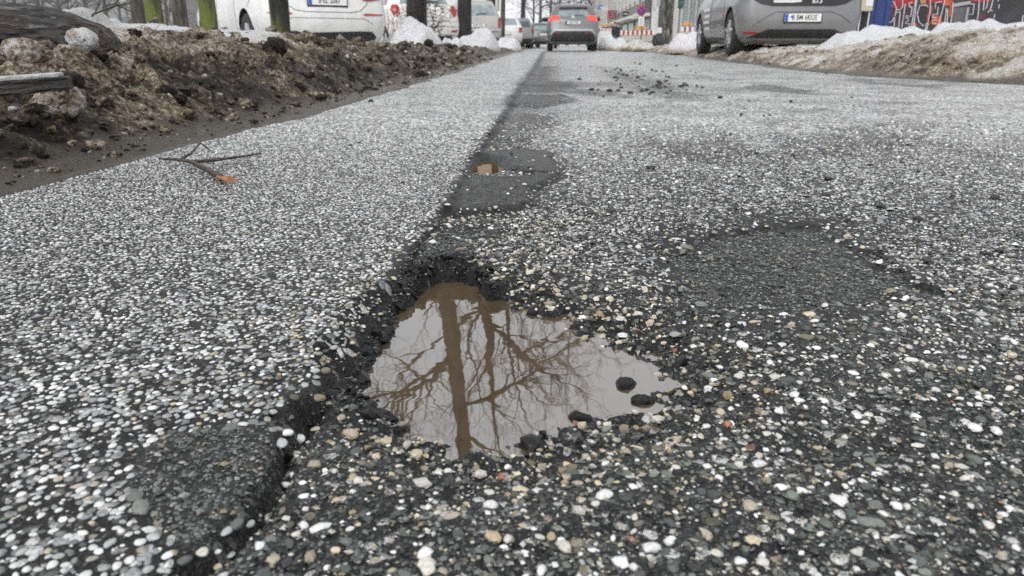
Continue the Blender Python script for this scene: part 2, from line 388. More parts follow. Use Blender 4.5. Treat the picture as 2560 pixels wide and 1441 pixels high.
def road_field(x, y):
    """height of the road and what its surface is made of at (x, y)"""
    x = np.asarray(x, float); y = np.asarray(y, float)
    near = np.clip(2.2 - y, 0, 1)
    wig = fbm(x * 22, y * 22, 4, 3)
    d = x - np.interp(y, SEAM_Y, SEAM_X) + 0.006 * wig * np.clip(y, .4, 2)
    right = smoothstep(-.0035, .0035, d / np.clip(y, .6, 30) * .7)
    z = .004 * fbm(x * 1.7, y * 1.7, 3, 11)
    hole_y = smoothstep(.34, .42, y) * (1 - smoothstep(.85, 1.3, y))
    z = z - right * (.005 + .006 * hole_y)
    rough = right * near * (.0022 * fbm(x * 70, y * 70, 3, 21) + .0016 * fbm(x * 190, y * 190, 2, 22))
    z = z + rough
    cov = .86; pn = .10 * fbm(x * 5, y * 5, 3, 30); pale = 1 - right * (1 - smoothstep(.56, .92, y + pn))
    cov = np.where(right > .5, .58 + .36 * smoothstep(.55, .85, y + pn), cov)
    pale = np.maximum(pale, right * .92 * smoothstep(.8, 1.4, y))
    lowf = fbm(x * 6, y * 6, 4, 41)
    cov = cov - .25 * np.clip(lowf, 0, 1) * right
    # bare tarry areas on the older half
    tar = right * np.clip(smoothstep(.12, .5, fbm(x * 9 + 3, y * 9, 4, 55)) * (1 - smoothstep(.8, 1.3, y)), 0, 1) * .32
    worn2 = right * smoothstep(.06, .42, fbm(x * 2.6 + 7, y * 1.5, 5, 57, .6)) * smoothstep(.45, .7, y) * (1 - smoothstep(4, 8, y)); tar = np.maximum(tar, .55 * worn2); cov = cov * (1 - .38 * worn2)
    halo = right * np.exp(-np.clip(sdm(x, y, PATCH_RIGHT) + .10 * fbm(x * 9, y * 9, 4, 58), 0, 1) / .045); tar = np.maximum(tar, .75 * halo); cov = cov * (1 - .55 * halo)
    strip = np.exp(-np.clip(d, 0, 9) / (.05 + .05 * np.clip(y - .8, 0, 4))) * (d > 0) * smoothstep(.5, .8, y) * (.55 + .45 * np.clip(fbm(y * 4, x * 3, 3, 61) + .4, 0, 1))
    tar = np.maximum(tar, strip * .85 * (y < 14)); cov = cov * (1 - .6 * strip)
    z = z + .0035 * np.exp(-((d + .012) / .011) ** 2) * (y > .42) * (y < 8)
    def patch(poly, dz, t, cv, soft=.012, w=.01):
        nonlocal z, tar, cov, pale
        s = sdm(x, y, poly) + w * wig
        k = 1 - smoothstep(-soft, soft, s)
        if cv < .1: pale = pale * (1 - k)
        z = z + dz * k; tar = tar * (1 - k) + t * k; cov = cov * (1 - k) + cv * k
        return s, k
    patch(PATCH_NEAR, .0016, .08, .0, .006, .006)
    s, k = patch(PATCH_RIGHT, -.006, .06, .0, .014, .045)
    edge = np.exp(-(s / .022) ** 2) * (.7 + .5 * wig); tar = np.maximum(tar, np.clip(.95 * edge, 0, 1)); cov = cov * (1 - .6 * edge)  # edge shadow of the sunken patch painted dark through the tar value
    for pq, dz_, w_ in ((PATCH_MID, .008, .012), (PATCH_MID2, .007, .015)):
        s, k = patch(pq, dz_, .10, .02, .010, w_); edge_shade = np.exp(-((s - .006) / .014) ** 2); tar = np.maximum(tar, .95 * edge_shade); cov = cov * (1 - .8 * edge_shade)  # shadow line around the raised patches painted in as tar darkening
    patch(PATCH_FAR0, .004, .45, .30, .03, .09); patch(PATCH_FAR1, .010, .42, .08, .03, .05); patch(PATCH_FAR2, .006, .9, .08, .05, .08); patch(PATCH_FAR3, .003, .6, .2, .1, .12)
    s = sdm(x, y, PATCH_FAR1); tar = np.maximum(tar, .9 * np.exp(-((s - .02) / .03) ** 2) * (s < .29))  # shadow line at the far patch edge, also painted dark through tar
    k = patch(SOFTDARK, .0, .45, .5, .12, .2)
    patch(TARSTRIP, -.0015, .55, .12, .006, .008)
    sl, kl = patch(LEDGE, .010, .14, .02, .004, .006)
    ln = np.exp(-((d - .004) / (.006 + .004 * np.clip(y, 0, 12))) ** 2) * (y > .44) * (y < 25); tar = np.maximum(tar, .9 * ln); cov = cov * (1 - .85 * ln)
    # the crack along the near patch
    cr = np.exp(-((d + .003 * wig) / .0058) ** 2) * (y < .44) * (y > .25)
    z = z - .015 * cr * (.75 + .4 * wig); tar = np.maximum(tar, cr)
    # the pothole itself
    sh = sdm(x, y, SHORE) + .0045 * wig + .0025 * fbm(x * 120, y * 120, 2, 71)
    leftw = 1 - smoothstep(.045, .085, d)
    far = smoothstep(.68, .74, y) * (1 - smoothstep(.10, .125, d)); leftw = np.maximum(leftw, far)
    kk = .22 + .55 * leftw + 1.4 * np.clip(far, 0, 1)
    lump = (.011 * fbm(x * 50, y * 50, 4, 81) + .005 * fbm(x * 150, y * 150, 2, 82)) * (1 - smoothstep(.01, .08, sh)) * smoothstep(-.02, .004, sh)
    basin = WZ + kk * sh + lump
    hole = basin < z
    z = np.minimum(z + lump * .4, basin)
    z = np.maximum(z, WZ - .03)
    wall = smoothstep(.07, .0, sh) * leftw * smoothstep(-.012, .004, d)
    rim = smoothstep(.12, .015, sh + .03 * wig) * .95 * smoothstep(-.006, .006, d)
    tar = np.maximum(tar, np.clip(np.maximum(wall, rim * (.55 + .6 * wig)), 0, 1)); cov = cov * (1 - np.clip(wall, 0, 1) * .95) * (1 - .72 * np.clip(rim, 0, 1))
    for poly, wz, kq in ((SMALL_A, -.012, .5), (SMALL_B, -.009, .2)):
        s2 = sdm(x, y, poly) + .006 * wig
        z = np.minimum(z, wz + kq * s2 + .002 * fbm(x * 60, y * 60, 2, 90)); tar = np.maximum(tar, smoothstep(.03, 0., s2) * .8); cov = cov * (1 - smoothstep(.02, 0., s2))
    return z, np.clip(cov, 0, 1), np.clip(pale, 0, 1), np.clip(tar, 0, 1), sh, d

def axis_vals(lo, hi, fine_lo, fine_hi, step, grow):
    mid = list(np.arange(fine_lo, fine_hi, step)); a = []; s = step; v = fine_lo
    while v > lo: s *= grow; v -= s; a.append(max(v, lo))
    b = []; s = step; v = fine_hi
    while v < hi: s *= grow; v += s; b.append(min(v, hi))
    return np.array(a[::-1] + mid + b)

def grid_faces(nx, ny):
    i = np.arange(ny - 1)[:, None] * nx + np.arange(nx - 1)[None, :]
    i = i.ravel()
    return np.stack([i, i + 1, i + nx + 1, i + nx], 1)

gx = axis_vals(-1.5, 3.6, -.40, .62, .0042, 1.035)
ys = [.20]
while ys[-1] < 130: ys.append(ys[-1] + max(.0042, .0095 * (ys[-1] - .45)))
gy = np.array(ys)
XX, YY = np.meshgrid(gx, gy)
zz, cov_, pale_, tar_shade, sh_, d_ = road_field(XX, YY)
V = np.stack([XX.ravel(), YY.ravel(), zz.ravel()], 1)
brightened_ = smoothstep(1.1, 2.6, YY) * (1 - .6 * tar_shade) * smoothstep(.05, .6, cov_)  # grows with distance, painting in the brightness of a low view
road = np_mesh('road', V, grid_faces(len(gx), len(gy)), M_ROAD, None, True, np.stack([cov_.ravel(), pale_.ravel(), tar_shade.ravel(), brightened_.ravel()], 1), 'zone')
tag(road, 'wet timeworn asphalt carriageway with a broken seam', None, None, 'structure')

def water_sheet(name, poly, z, pad, label, mat=M_WATER):
    xs = np.array([p[0] for p in poly]); yy = np.array([p[1] for p in poly])
    cx, cy = xs.mean(), yy.mean()
    bm = bmesh.new()
    vsx = []
    for a, b in poly:
        q = math.hypot(a - cx, b - cy); vsx.append(bm.verts.new((cx + (a - cx) * (1 + pad / q), cy + (b - cy) * (1 + pad / q), z)))
    f = bm.faces.new(vsx)
    if f.normal.z < 0: bmesh.ops.reverse_faces(bm, faces=[f])
    bm.normal_update()
    if f.normal.z < 0: f.normal_flip()
    o = bm_obj(name, bm, mat)
    return tag(o, label, None, None, 'structure')
water_sheet('puddle', SHORE, WZ, .045, 'brown puddle in the pothole mirroring bare trees')
water_sheet('puddle', SMALL_A, -.012, .06, 'small brown puddle in the seam beyond the pothole', water_material('thick_mud_water', 1.5, (.55, .42, .32, 1)))
# ---- chippings: geometry close by, the material takes over further off
def dome(nseg, rings, rng, jag=.12):
    vv = []; prof = {3: [(-.55, .9), (.05, 1.0), (.62, .74)], 2: [(-.4, .98), (.5, .78)], 1: [(-.25, 1.0)]}[rings]
    rad = 1 + rng.uniform(-jag, jag, nseg)
    for z_, r_ in prof:
        for i in range(nseg):
            a = 2 * math.pi * (i + .5 * (len(vv) // nseg % 2)) / nseg
            q = r_ * rad[i] * (1 + rng.uniform(-jag, jag) * .4); vv.append((q * math.cos(a), q * math.sin(a), z_ * (1 + rng.uniform(-.15, .15))))
    vv.append((rng.uniform(-.2, .2), rng.uniform(-.2, .2), 1.0 + rng.uniform(-.1, .1)))
    ff = []
    for k in range(rings - 1):
        for i in range(nseg):
            a, b = k * nseg + i, k * nseg + (i + 1) % nseg; c, e = a + nseg, b + nseg
            ff += [(a, b, e), (a, e, c)]
    k = (rings - 1) * nseg
    for i in range(nseg): ff.append((k + i, k + (i + 1) % nseg, len(vv) - 1))
    return np.array(vv), np.array(ff)

def lump(rng, jag=.22, sub=0):
    bm = bmesh.new(); bmesh.ops.create_icosphere(bm, subdivisions=1 + sub, radius=1.0)
    vv = np.array([v.co[:] for v in bm.verts]); ff = np.array([[v.index for v in f.verts] for f in bm.faces]); bm.free()
    return vv * (1 + rng.uniform(-jag, jag, (len(vv), 1))), ff

def scatter(pos, scale, rot, cols, templates, tilt=None):
    """many small shapes in one vertex and face array"""
    tid = RNG.integers(0, len(templates), len(pos)); VV = []; FF = []; CC = []; off = 0
    for t, (tv, tf) in enumerate(templates):
        m = tid == t
        if not m.any(): continue
        p = pos[m]; s = scale[m]; r = rot[m]; n = len(p)
        q = tv[None] * s[:, None, :]
        if tilt is not None:
            ti = tilt[m][:, None]; y_, z_ = q[..., 1].copy(), q[..., 2].copy()
            q[..., 1] = y_ * np.cos(ti) - z_ * np.sin(ti); q[..., 2] = y_ * np.sin(ti) + z_ * np.cos(ti)
        c, s_ = np.cos(r)[:, None], np.sin(r)[:, None]
        X = q[..., 0] * c - q[..., 1] * s_; Y = q[..., 0] * s_ + q[..., 1] * c
        q = np.stack([X, Y, q[..., 2]], -1) + p[:, None, :]
        VV.append(q.reshape(-1, 3)); FF.append((tf[None] + (np.arange(n) * len(tv))[:, None, None] + off).reshape(-1, 3))
        CC.append(np.repeat(cols[m], len(tv), 0)); off += n * len(tv)
    return np.concatenate(VV), np.concatenate(FF), np.concatenate(CC)

def pick(pal, u):
    st = np.array([p for p, c in pal]); cc = np.array([c for p, c in pal])
    return cc[np.clip(np.searchsorted(st, u, 'right') - 1, 0, len(pal) - 1)]

def jitter_field(s, ylo, yhi, xpad=.26):
    nx = int((yhi * 1.62 + 2 * xpad) / s) + 2; ny = int((yhi - ylo) / s) + 2
    i, j = np.meshgrid(np.arange(nx), np.arange(ny))
    x = (i + .5 * (j % 2) - nx / 2) * s - .03 * yhi; y = ylo + j * s * .9
    x = x + RNG.uniform(-.48, .48, x.shape) * s; y = y + RNG.uniform(-.48, .48, x.shape) * s
    x = x.ravel(); y = y.ravel()
    k = (np.abs(x + .047 * y) < .78 * y + xpad) & (y < yhi) & (y > ylo)
    return x[k], y[k]

def nn_radius(x, y):
    kd = KDTree(len(x))
    for i, (a, b) in enumerate(zip(x.tolist(), y.tolist())): kd.insert((a, b, 0), i)
    kd.balance()
    return np.array([kd.find_n((a, b, 0), 2)[1][2] for a, b in zip(x.tolist(), y.tolist())])

STONE_FAR = 2.7
x, y = jitter_field(.0059, .24, STONE_FAR)
z, cov, pale, tar, sh, d = road_field(x, y)
keep = (RNG.uniform(size=len(x)) < cov * 1.04) & (sh > .006)
# the old half has coarser, sparser stones
keep &= (RNG.uniform(size=len(x)) < np.where(d > 0, .80, 1.0)) & (RNG.uniform(size=len(x)) > smoothstep(.95, STONE_FAR, y))
x, y, z, cov, pale, tar, sh, d = [q[keep] for q in (x, y, z, cov, pale, tar, sh, d)]
r = np.clip(nn_radius(x, y) * .5, .0011, .0052) * RNG.uniform(.88, 1.12, len(x))
old = (pale < RNG.uniform(size=len(x)))
r = np.where(d > 0, r * RNG.choice([.5, .75, 1.0, 1.3], len(x), p=[.36, .34, .23, .07]), r * 1.0)
u = RNG.uniform(size=len(x))
cols = np.where(old[:, None], pick(OLD, u), pick(PALE, u)) * RNG.uniform(.82, 1.12, (len(x), 1))
dirty = (np.exp(-np.clip(sh, 0, 1) / .05) * .6 + .3 * tar)[:, None]
cols = np.where(dirty > RNG.uniform(size=(len(x), 1)), cols * np.array([.78, .66, .48]), cols)
a_ = r * RNG.uniform(1.0, 1.38, len(x)); b_ = r * RNG.uniform(.74, 1.0, len(x)); h_ = r * np.where(d > 0, RNG.uniform(.30, .75, len(x)), RNG.uniform(.30, .50, len(x)))
rot = RNG.uniform(0, 6.283, len(x))
pos = np.stack([x, y, z + np.where(d > 0, RNG.uniform(-.12, .14, len(x)), .02) * r], 1); scl = np.stack([a_, b_, h_], 1)
# a few large stones proud of the older surface
nb = 900; xb = RNG.uniform(-.3, .75, nb); yb = RNG.uniform(.27, .85, nb); zb, cb, pb, tb, sb, db = road_field(xb, yb)
kb = (db > .02) & (sb > .03) & (RNG.uniform(size=nb) < (.05 + .32 * smoothstep(.05, .35, xb)) * (1 - .6 * tb) * (cb > .2)) & (np.abs(xb + .047 * yb) < .75 * yb + .03); xb, yb, zb = xb[kb], yb[kb], zb[kb]; nb = len(xb)
rb_ = RNG.uniform(.0032, .0054, nb) * RNG.choice([.8, 1, 1.15], nb, p=[.5, .35, .15])
BIG = [(0, (.76, .76, .75)), (.42, (.66, .63, .57)), (.56, (.09, .10, .09)), (.76, (.14, .15, .135)), (.88, (.50, .43, .31)), (.94, (.80, .80, .79))]
cbig = pick(BIG, RNG.uniform(size=nb)) * RNG.uniform(.85, 1.1, (nb, 1))
x = np.concatenate([x, xb]); y = np.concatenate([y, yb]); z = np.concatenate([z, zb]); d = np.concatenate([d, db[kb]]); r = np.concatenate([r, rb_]); cols = np.concatenate([cols, cbig]); rot = np.concatenate([rot, RNG.uniform(0, 6.28, nb)])
pos = np.concatenate([pos, np.stack([xb, yb, zb - rb_ * .05], 1)]); scl = np.concatenate([scl, np.stack([rb_ * RNG.uniform(1, 1.35, nb), rb_ * RNG.uniform(.65, .95, nb), rb_ * RNG.uniform(.32, .55, nb)], 1)])
dist = np.hypot(x, y)
order = np.argsort(-(r / (dist ** 2 + .05)) * (np.abs(x + .047 * y) < .70 * y) * (y > .285) * (cols.mean(1) > .06))
single = np.zeros(len(x), bool); single[order[:300]] = True
trng = np.random.default_rng(3)
T_NEAR = [dome(9, 3, trng, .15) for _ in range(11)]; T_MID = [dome(7, 2, trng, .15) for _ in range(9)]; T_FAR = [dome(6, 1, trng) for _ in range(8)]
T_ROUGH = [dome(7, 3, trng, .36) for _ in range(14)]; T_ROUGH2 = [dome(7, 2, trng, .28) for _ in range(12)]
parts = []; off = 0
tilt_ = np.where(d > 0, RNG.normal(0, .22, len(x)), RNG.normal(0, .06, len(x)))
for lo, hi, T, rough in ((0, .62, T_NEAR, 0), (.62, 1.05, T_MID, 0), (1.05, 9, T_FAR, 0), (0, .62, T_ROUGH, 1), (.62, 1.05, T_ROUGH2, 1), (1.05, 9, T_FAR, 1)):
    m = (dist >= lo) & (dist < hi) & ~single & ((d > 0) == bool(rough))
    v_, f_, c_ = scatter(pos[m], scl[m], rot[m], cols[m], T, tilt_[m]); parts.append((v_, f_ + off, c_)); off += len(v_)
st = np_mesh('chippings', np.concatenate([p[0] for p in parts]), np.concatenate([p[1] for p in parts]), M_STONES, road, True, np.concatenate([p[2] for p in parts]))
tag(st, None, None, None, 'stuff')
one = []
for k in range(10):
    tv, tf = (T_NEAR[:4] + T_ROUGH)[k]
    o = np_mesh('stone', tv, tf, M_STONE1, None, True); one.append(o.data); bpy.data.objects.remove(o)
for i in np.nonzero(single)[0]:
    o = bpy.data.objects.new('stone', one[int(RNG.integers(0, 4) if d[i] < 0 else RNG.integers(4, 10))]); link(o, road)
    o.location = pos[i]; o.scale = scl[i]; o.rotation_euler = (0, 0, rot[i]); o.color = (*cols[i], 1)

# loose gravel washed out of the hole, and crumbs of tar
TAN = [(0, (.47, .41, .30)), (.18, (.60, .55, .45)), (.34, (.33, .28, .20)), (.45, (.70, .67, .61)), (.58, (.04, .042, .041)), (.86, (.38, .28, .16)), (.90, (.12, .12, .11)), (.992, (.34, .15, .09))]
def along_gravel(n, ylo, yhi, xlo, xhi):
    x = RNG.uniform(xlo, xhi, n); y = RNG.uniform(ylo, yhi, n)
    z, cov, pale, tar, sh, d = road_field(x, y)
    p = np.exp(-((np.clip(sh, 0, 1) - .018) / .05) ** 2) * (sh > -.004) * np.where(d > .03, 1, .35 * (y < .40)) * .9
    g2 = gp([(1120, 535), (1180, 520), (1340, 515), (1400, 470), (1480, 520), (1420, 600), (1200, 640), (1100, 590)])
    p = np.maximum(p, .4 * smoothstep(.05, -.02, sdm(x, y, g2)))
    g3 = gp([(1190, 640), (1500, 690), (1700, 790), (1860, 900), (1800, 1010), (1700, 960), (1600, 860), (1400, 790), (1230, 740)])
    p = np.maximum(p, .5 * smoothstep(.05, -.02, sdm(x, y, g3)))
    p = np.maximum(p, .03 * (d > .01)) * (cov > .05)
    k = RNG.uniform(size=n) < p
    return x[k], y[k], z[k], d[k], sh[k]
x, y, z, d, sh = along_gravel(16000, .26, 1.15, -.25, .62)
n = len(x); r = RNG.choice([.0012, .0018, .0026, .0038], n, p=[.42, .33, .19, .06]) * RNG.uniform(.8, 1.2, n)
cols = pick(TAN, RNG.uniform(size=n)) * RNG.uniform(.60, 1.05, (n, 1))
trg = np.random.default_rng(9); T_L = [lump(trg, .36) for _ in range(12)]
scl = np.stack([r * RNG.uniform(1, 1.4, n), r * RNG.uniform(.75, 1.05, n), r * RNG.uniform(.55, .9, n)], 1)
v_, f_, c_ = scatter(np.stack([x, y, z + r * .35], 1), scl, RNG.uniform(0, 6.28, n), cols, T_L, RNG.uniform(-.4, .4, n))
gv = np_mesh('gravel', v_, f_, M_STONES, None, False, c_); tag(gv, 'loose tan and grey gravel washed out around the pothole', 'gravel', None, 'stuff')
# fine grit worked into the older half and the patches
n0 = 90000; x = RNG.uniform(-.42, .85, n0); y = .25 + .75 * RNG.uniform(size=n0) ** 1.6
x, y = x[np.abs(x + .047 * y) < .75 * y + .16], y[np.abs(x + .047 * y) < .75 * y + .16]
z, cov, pale, tar, sh, d = road_field(x, y)
k = (sh > .004) & (RNG.uniform(size=len(x)) < np.where(cov < .06, .9, np.where(d > .0, (.62 - .3 * tar) * (1 - .75 * pale), .05))); x, y, z = x[k], y[k], z[k]; n = len(x)
r = RNG.choice([.0006, .0009, .0013, .0019], n, p=[.35, .35, .2, .1]) * RNG.uniform(.8, 1.2, n) * (.75 + .5 * y)
u = RNG.uniform(size=n); cols = np.where((RNG.uniform(size=n) < .30)[:, None], pick(TAN, u), np.where((RNG.uniform(size=n) < .12)[:, None], np.array([[.014, .0145, .015]]), pick(OLD, u) * .8)) * RNG.uniform(.7, 1.1, (n, 1))
FINE = [(0, (.08, .09, .085)), (.3, (.12, .135, .125)), (.5, (.17, .185, .165)), (.66, (.04, .043, .043)), (.8, (.22, .22, .19)), (.92, (.30, .30, .28)), (.97, (.25, .2, .13))]
fz = cov[k] < .08; cols = np.where((fz | (RNG.uniform(size=n) < .4))[:, None], pick(FINE, RNG.uniform(size=n)), cols)
T_T = [(lambda q: (q * (1 + trg.uniform(-.35, .35, (6, 1))), np.array([[0, 2, 4], [2, 1, 4], [1, 3, 4], [3, 0, 4], [2, 0, 5], [1, 2, 5], [3, 1, 5], [0, 3, 5]])))(np.array([[1., 0, 0], [-1, 0, 0], [0, 1, 0], [0, -1, 0], [0, 0, 1], [0, 0, -1]])) for _ in range(10)]
scl = np.stack([r * RNG.uniform(1, 1.8, n), r, r * RNG.uniform(.5, .9, n)], 1)
v_, f_, c_ = scatter(np.stack([x, y, z + r * .2], 1), scl, RNG.uniform(0, 6.28, n), cols, T_T, RNG.uniform(-.3, .3, n))
gt = np_mesh('grit', v_, f_, M_STONES, road, False, c_); tag(gt, None, None, None, 'stuff')
# tar fragments clinging to the broken edge
n0 = 15000; x = RNG.uniform(-.2, .3, n0); y = RNG.uniform(.34, .85, n0); z, cov, pale, tar, sh, d = road_field(x, y)
k = (tar > .72) & (sh > -.004) & (sh < .09) & (RNG.uniform(size=n0) < .42); x, y, z = x[k], y[k], z[k]; n = len(x)
r = RNG.choice([.0014, .0026, .0042, .0068], n, p=[.42, .33, .19, .06]) * RNG.uniform(.8, 1.2, n); scl = np.stack([r * RNG.uniform(.9, 1.6, n), r * RNG.uniform(.7, 1.1, n), r * RNG.uniform(.5, 1.0, n)], 1)
cols = np.array([.006, .0061, .0066])[None] * RNG.uniform(.6, 1.9, (n, 1))
v_, f_, c_ = scatter(np.stack([x, y, z + r * .2], 1), scl, RNG.uniform(0, 6.28, n), cols, T_L, RNG.uniform(-.7, .7, n))
tg = np_mesh('tar_crumbs', v_, f_, M_TAR, None, False, c_); tag(tg, 'black tar fragments crumbling from the pothole edge', 'rubble', None, 'stuff')
# black asphalt crumbs lying about the road: the larger ones singly
spots = []
for cpx, cpy, sx, sy, nn in ((1620, 205, 85, 22, 80), (1560, 175, 40, 12, 34), (1800, 300, 120, 50, 16), (2000, 420, 180, 60, 16), (2330, 540, 170, 90, 30), (2350, 180, 120, 12, 14),
                             (1850, 275, 6, 4, 2), (930, 253, 3, 3, 1), (870, 365, 3, 3, 1), (1005, 452, 4, 3, 1), (268, 612, 3, 3, 1), (1100, 380, 200, 60, 5), (1500, 600, 200, 70, 8), (2200, 640, 200, 60, 12)):
    for _ in range(int(nn * .8 + .5)): spots.append((random.gauss(cpx, sx), random.gauss(cpy, sy)))
crumb_me = []
for k in range(6):
    tv, tf = lump(trg, .3); o = np_mesh('asphalt_crumb', tv, tf, simple('crumb_tar', (.016, .016, .017), .45) if k == 0 else crumb_me[0].materials[0], None, False)
    crumb_me.append(o.data); bpy.data.objects.remove(o)
for px, py in spots:
    if py < 140 or py > 760 or px > 2555: continue
    gx_, gy_ = ground_pt(px, py)
    if gx_ > 2.6: continue
    h, _, _, _, s_, _ = road_field(np.array([gx_]), np.array([gy_]))
    if s_[0] < .02: continue
    o = bpy.data.objects.new('asphalt_crumb', random.choice(crumb_me)); link(o)
    rr = random.choice((.0028, .0036, .0045, .0065)) * min(2.6, .6 + gy_ * .42)
    o.scale = (rr * random.uniform(.9, 1.5), rr, rr * random.uniform(.5, .8)); o.rotation_euler = (random.uniform(-.3, .3), 0, random.uniform(0, 6.28)); o.location = (gx_, gy_, h[0] + rr * .3)
    tag(o, 'small black crumb of broken asphalt lying loose on the wet road', 'asphalt crumb', 'black asphalt crumbs scattered over the road')
# ------------------------------------------------------------------ ground beyond the road, snow banks
def snow_material(name):
    m, nt, b = mat_new(name); L = nt.links
    geo = nt.nodes.new('ShaderNodeNewGeometry')
    at = nt.nodes.new('ShaderNodeAttribute'); at.attribute_name = 'dirt'
    sp = nt.nodes.new('ShaderNodeSeparateColor'); L.new(at.outputs['Color'], sp.inputs[0])
    n1 = nt.nodes.new('ShaderNodeTexNoise'); n1.inputs['Scale'].default_value = 14; n1.inputs['Detail'].default_value = 7; n1.inputs['Roughness'].default_value = .65
    n2 = nt.nodes.new('ShaderNodeTexNoise'); n2.inputs['Scale'].default_value = 75; n2.inputs['Detail'].default_value = 5; n2.inputs['Roughness'].default_value = .7
    v = nt.nodes.new('ShaderNodeTexVoronoi'); v.inputs['Scale'].default_value = 95
    for q in (n1, n2, v): L.new(geo.outputs['Position'], q.inputs['Vector'])
    # dirt level with its own patchiness
    d = math_n(nt, 'ADD', sp.outputs[0], math_n(nt, 'MULTIPLY', math_n(nt, 'SUBTRACT', n1.outputs['Fac'], .5), 1.5))
    d = math_n(nt, 'ADD', d, math_n(nt, 'MULTIPLY', math_n(nt, 'SUBTRACT', n2.outputs['Fac'], .5), 2.0), True)
    d = math_n(nt, 'MULTIPLY', d, math_n(nt, 'GREATER_THAN', sp.outputs[0], -.5))
    # clean where the attribute says so
    d = math_n(nt, 'MULTIPLY', d, math_n(nt, 'MULTIPLY', sp.outputs[0], 2.2, True), True)
    r = ramp(nt, [(0, (.80, .81, .83)), (.14, (.68, .65, .60)), (.34, (.44, .365, .275)), (.52, (.235, .183, .124)), (.70, (.088, .065, .042)), (.90, (.017, .0125, .009))])
    L.new(d, r.inputs[0])
    # grit
    vc = nt.nodes.new('ShaderNodeSeparateColor'); L.new(v.outputs['Color'], vc.inputs[0])
    g = math_n(nt, 'MULTIPLY', math_n(nt, 'LESS_THAN', v.outputs['Distance'], .34), math_n(nt, 'LESS_THAN', vc.outputs[0], math_n(nt, 'MULTIPLY', sp.outputs[0], .42)))
    c = mix_col(nt, math_n(nt, 'MULTIPLY', g, .85), r.outputs[0], (.02, .018, .016))
    # slush is grey and wet
    c = mix_col(nt, sp.outputs[1], c, mix_col(nt, n2.outputs['Fac'], (.07, .061, .050), (.19, .168, .14)))
    L.new(c, b.inputs['Base Color'])
    b.inputs['Specular IOR Level'].default_value = .22
    rr = nt.nodes.new('ShaderNodeMapRange'); L.new(sp.outputs[1], rr.inputs['Value']); rr.inputs['To Min'].default_value = .45; rr.inputs['To Max'].default_value = .26
    L.new(rr.outputs[0], b.inputs['Roughness'])
    bp = nt.nodes.new('ShaderNodeBump'); bp.inputs['Strength'].default_value = 1.0; bp.inputs['Distance'].default_value = .034
    L.new(math_n(nt, 'ADD', n2.outputs['Fac'], math_n(nt, 'MULTIPLY', n1.outputs['Fac'], .6)), bp.inputs['Height']); L.new(bp.outputs[0], b.inputs['Normal'])
    return m
M_SNOW = snow_material('dirty_snow')
M_GROUND = simple('trodden_snow_ground', (.42, .41, .39), .7, noise=.3, scale=.6, bump=.4)

bm = bmesh.new()
bmesh.ops.create_grid(bm, x_segments=40, y_segments=40, size=170)
g = bm_obj('ground', bm, M_GROUND); g.location = (0, 130, -.06); tag(g, 'slushy ground reaching to the end of the street', None, None, 'structure')

EL = sorted([(y, x) for x, y in gp([(0, 500), (200, 442), (400, 386), (640, 326), (800, 286), (900, 256), (1100, 196), (1235, 150)])]) + [(30, -1.0), (130, -1.2)]
ER = [(3, 3.0)] + sorted([(y, x) for x, y in gp([(2560, 212), (2300, 198), (2120, 187), (2000, 176), (1840, 158), (1700, 139)])]) + [(40, 3.4), (130, 3.6)]

def lumps(x, y, s, seed):
    f, rid = worley(x / s, y / s, seed)
    return np.clip(1 - f * 1.25, 0, 1) ** .6 * (.35 + .65 * rid)

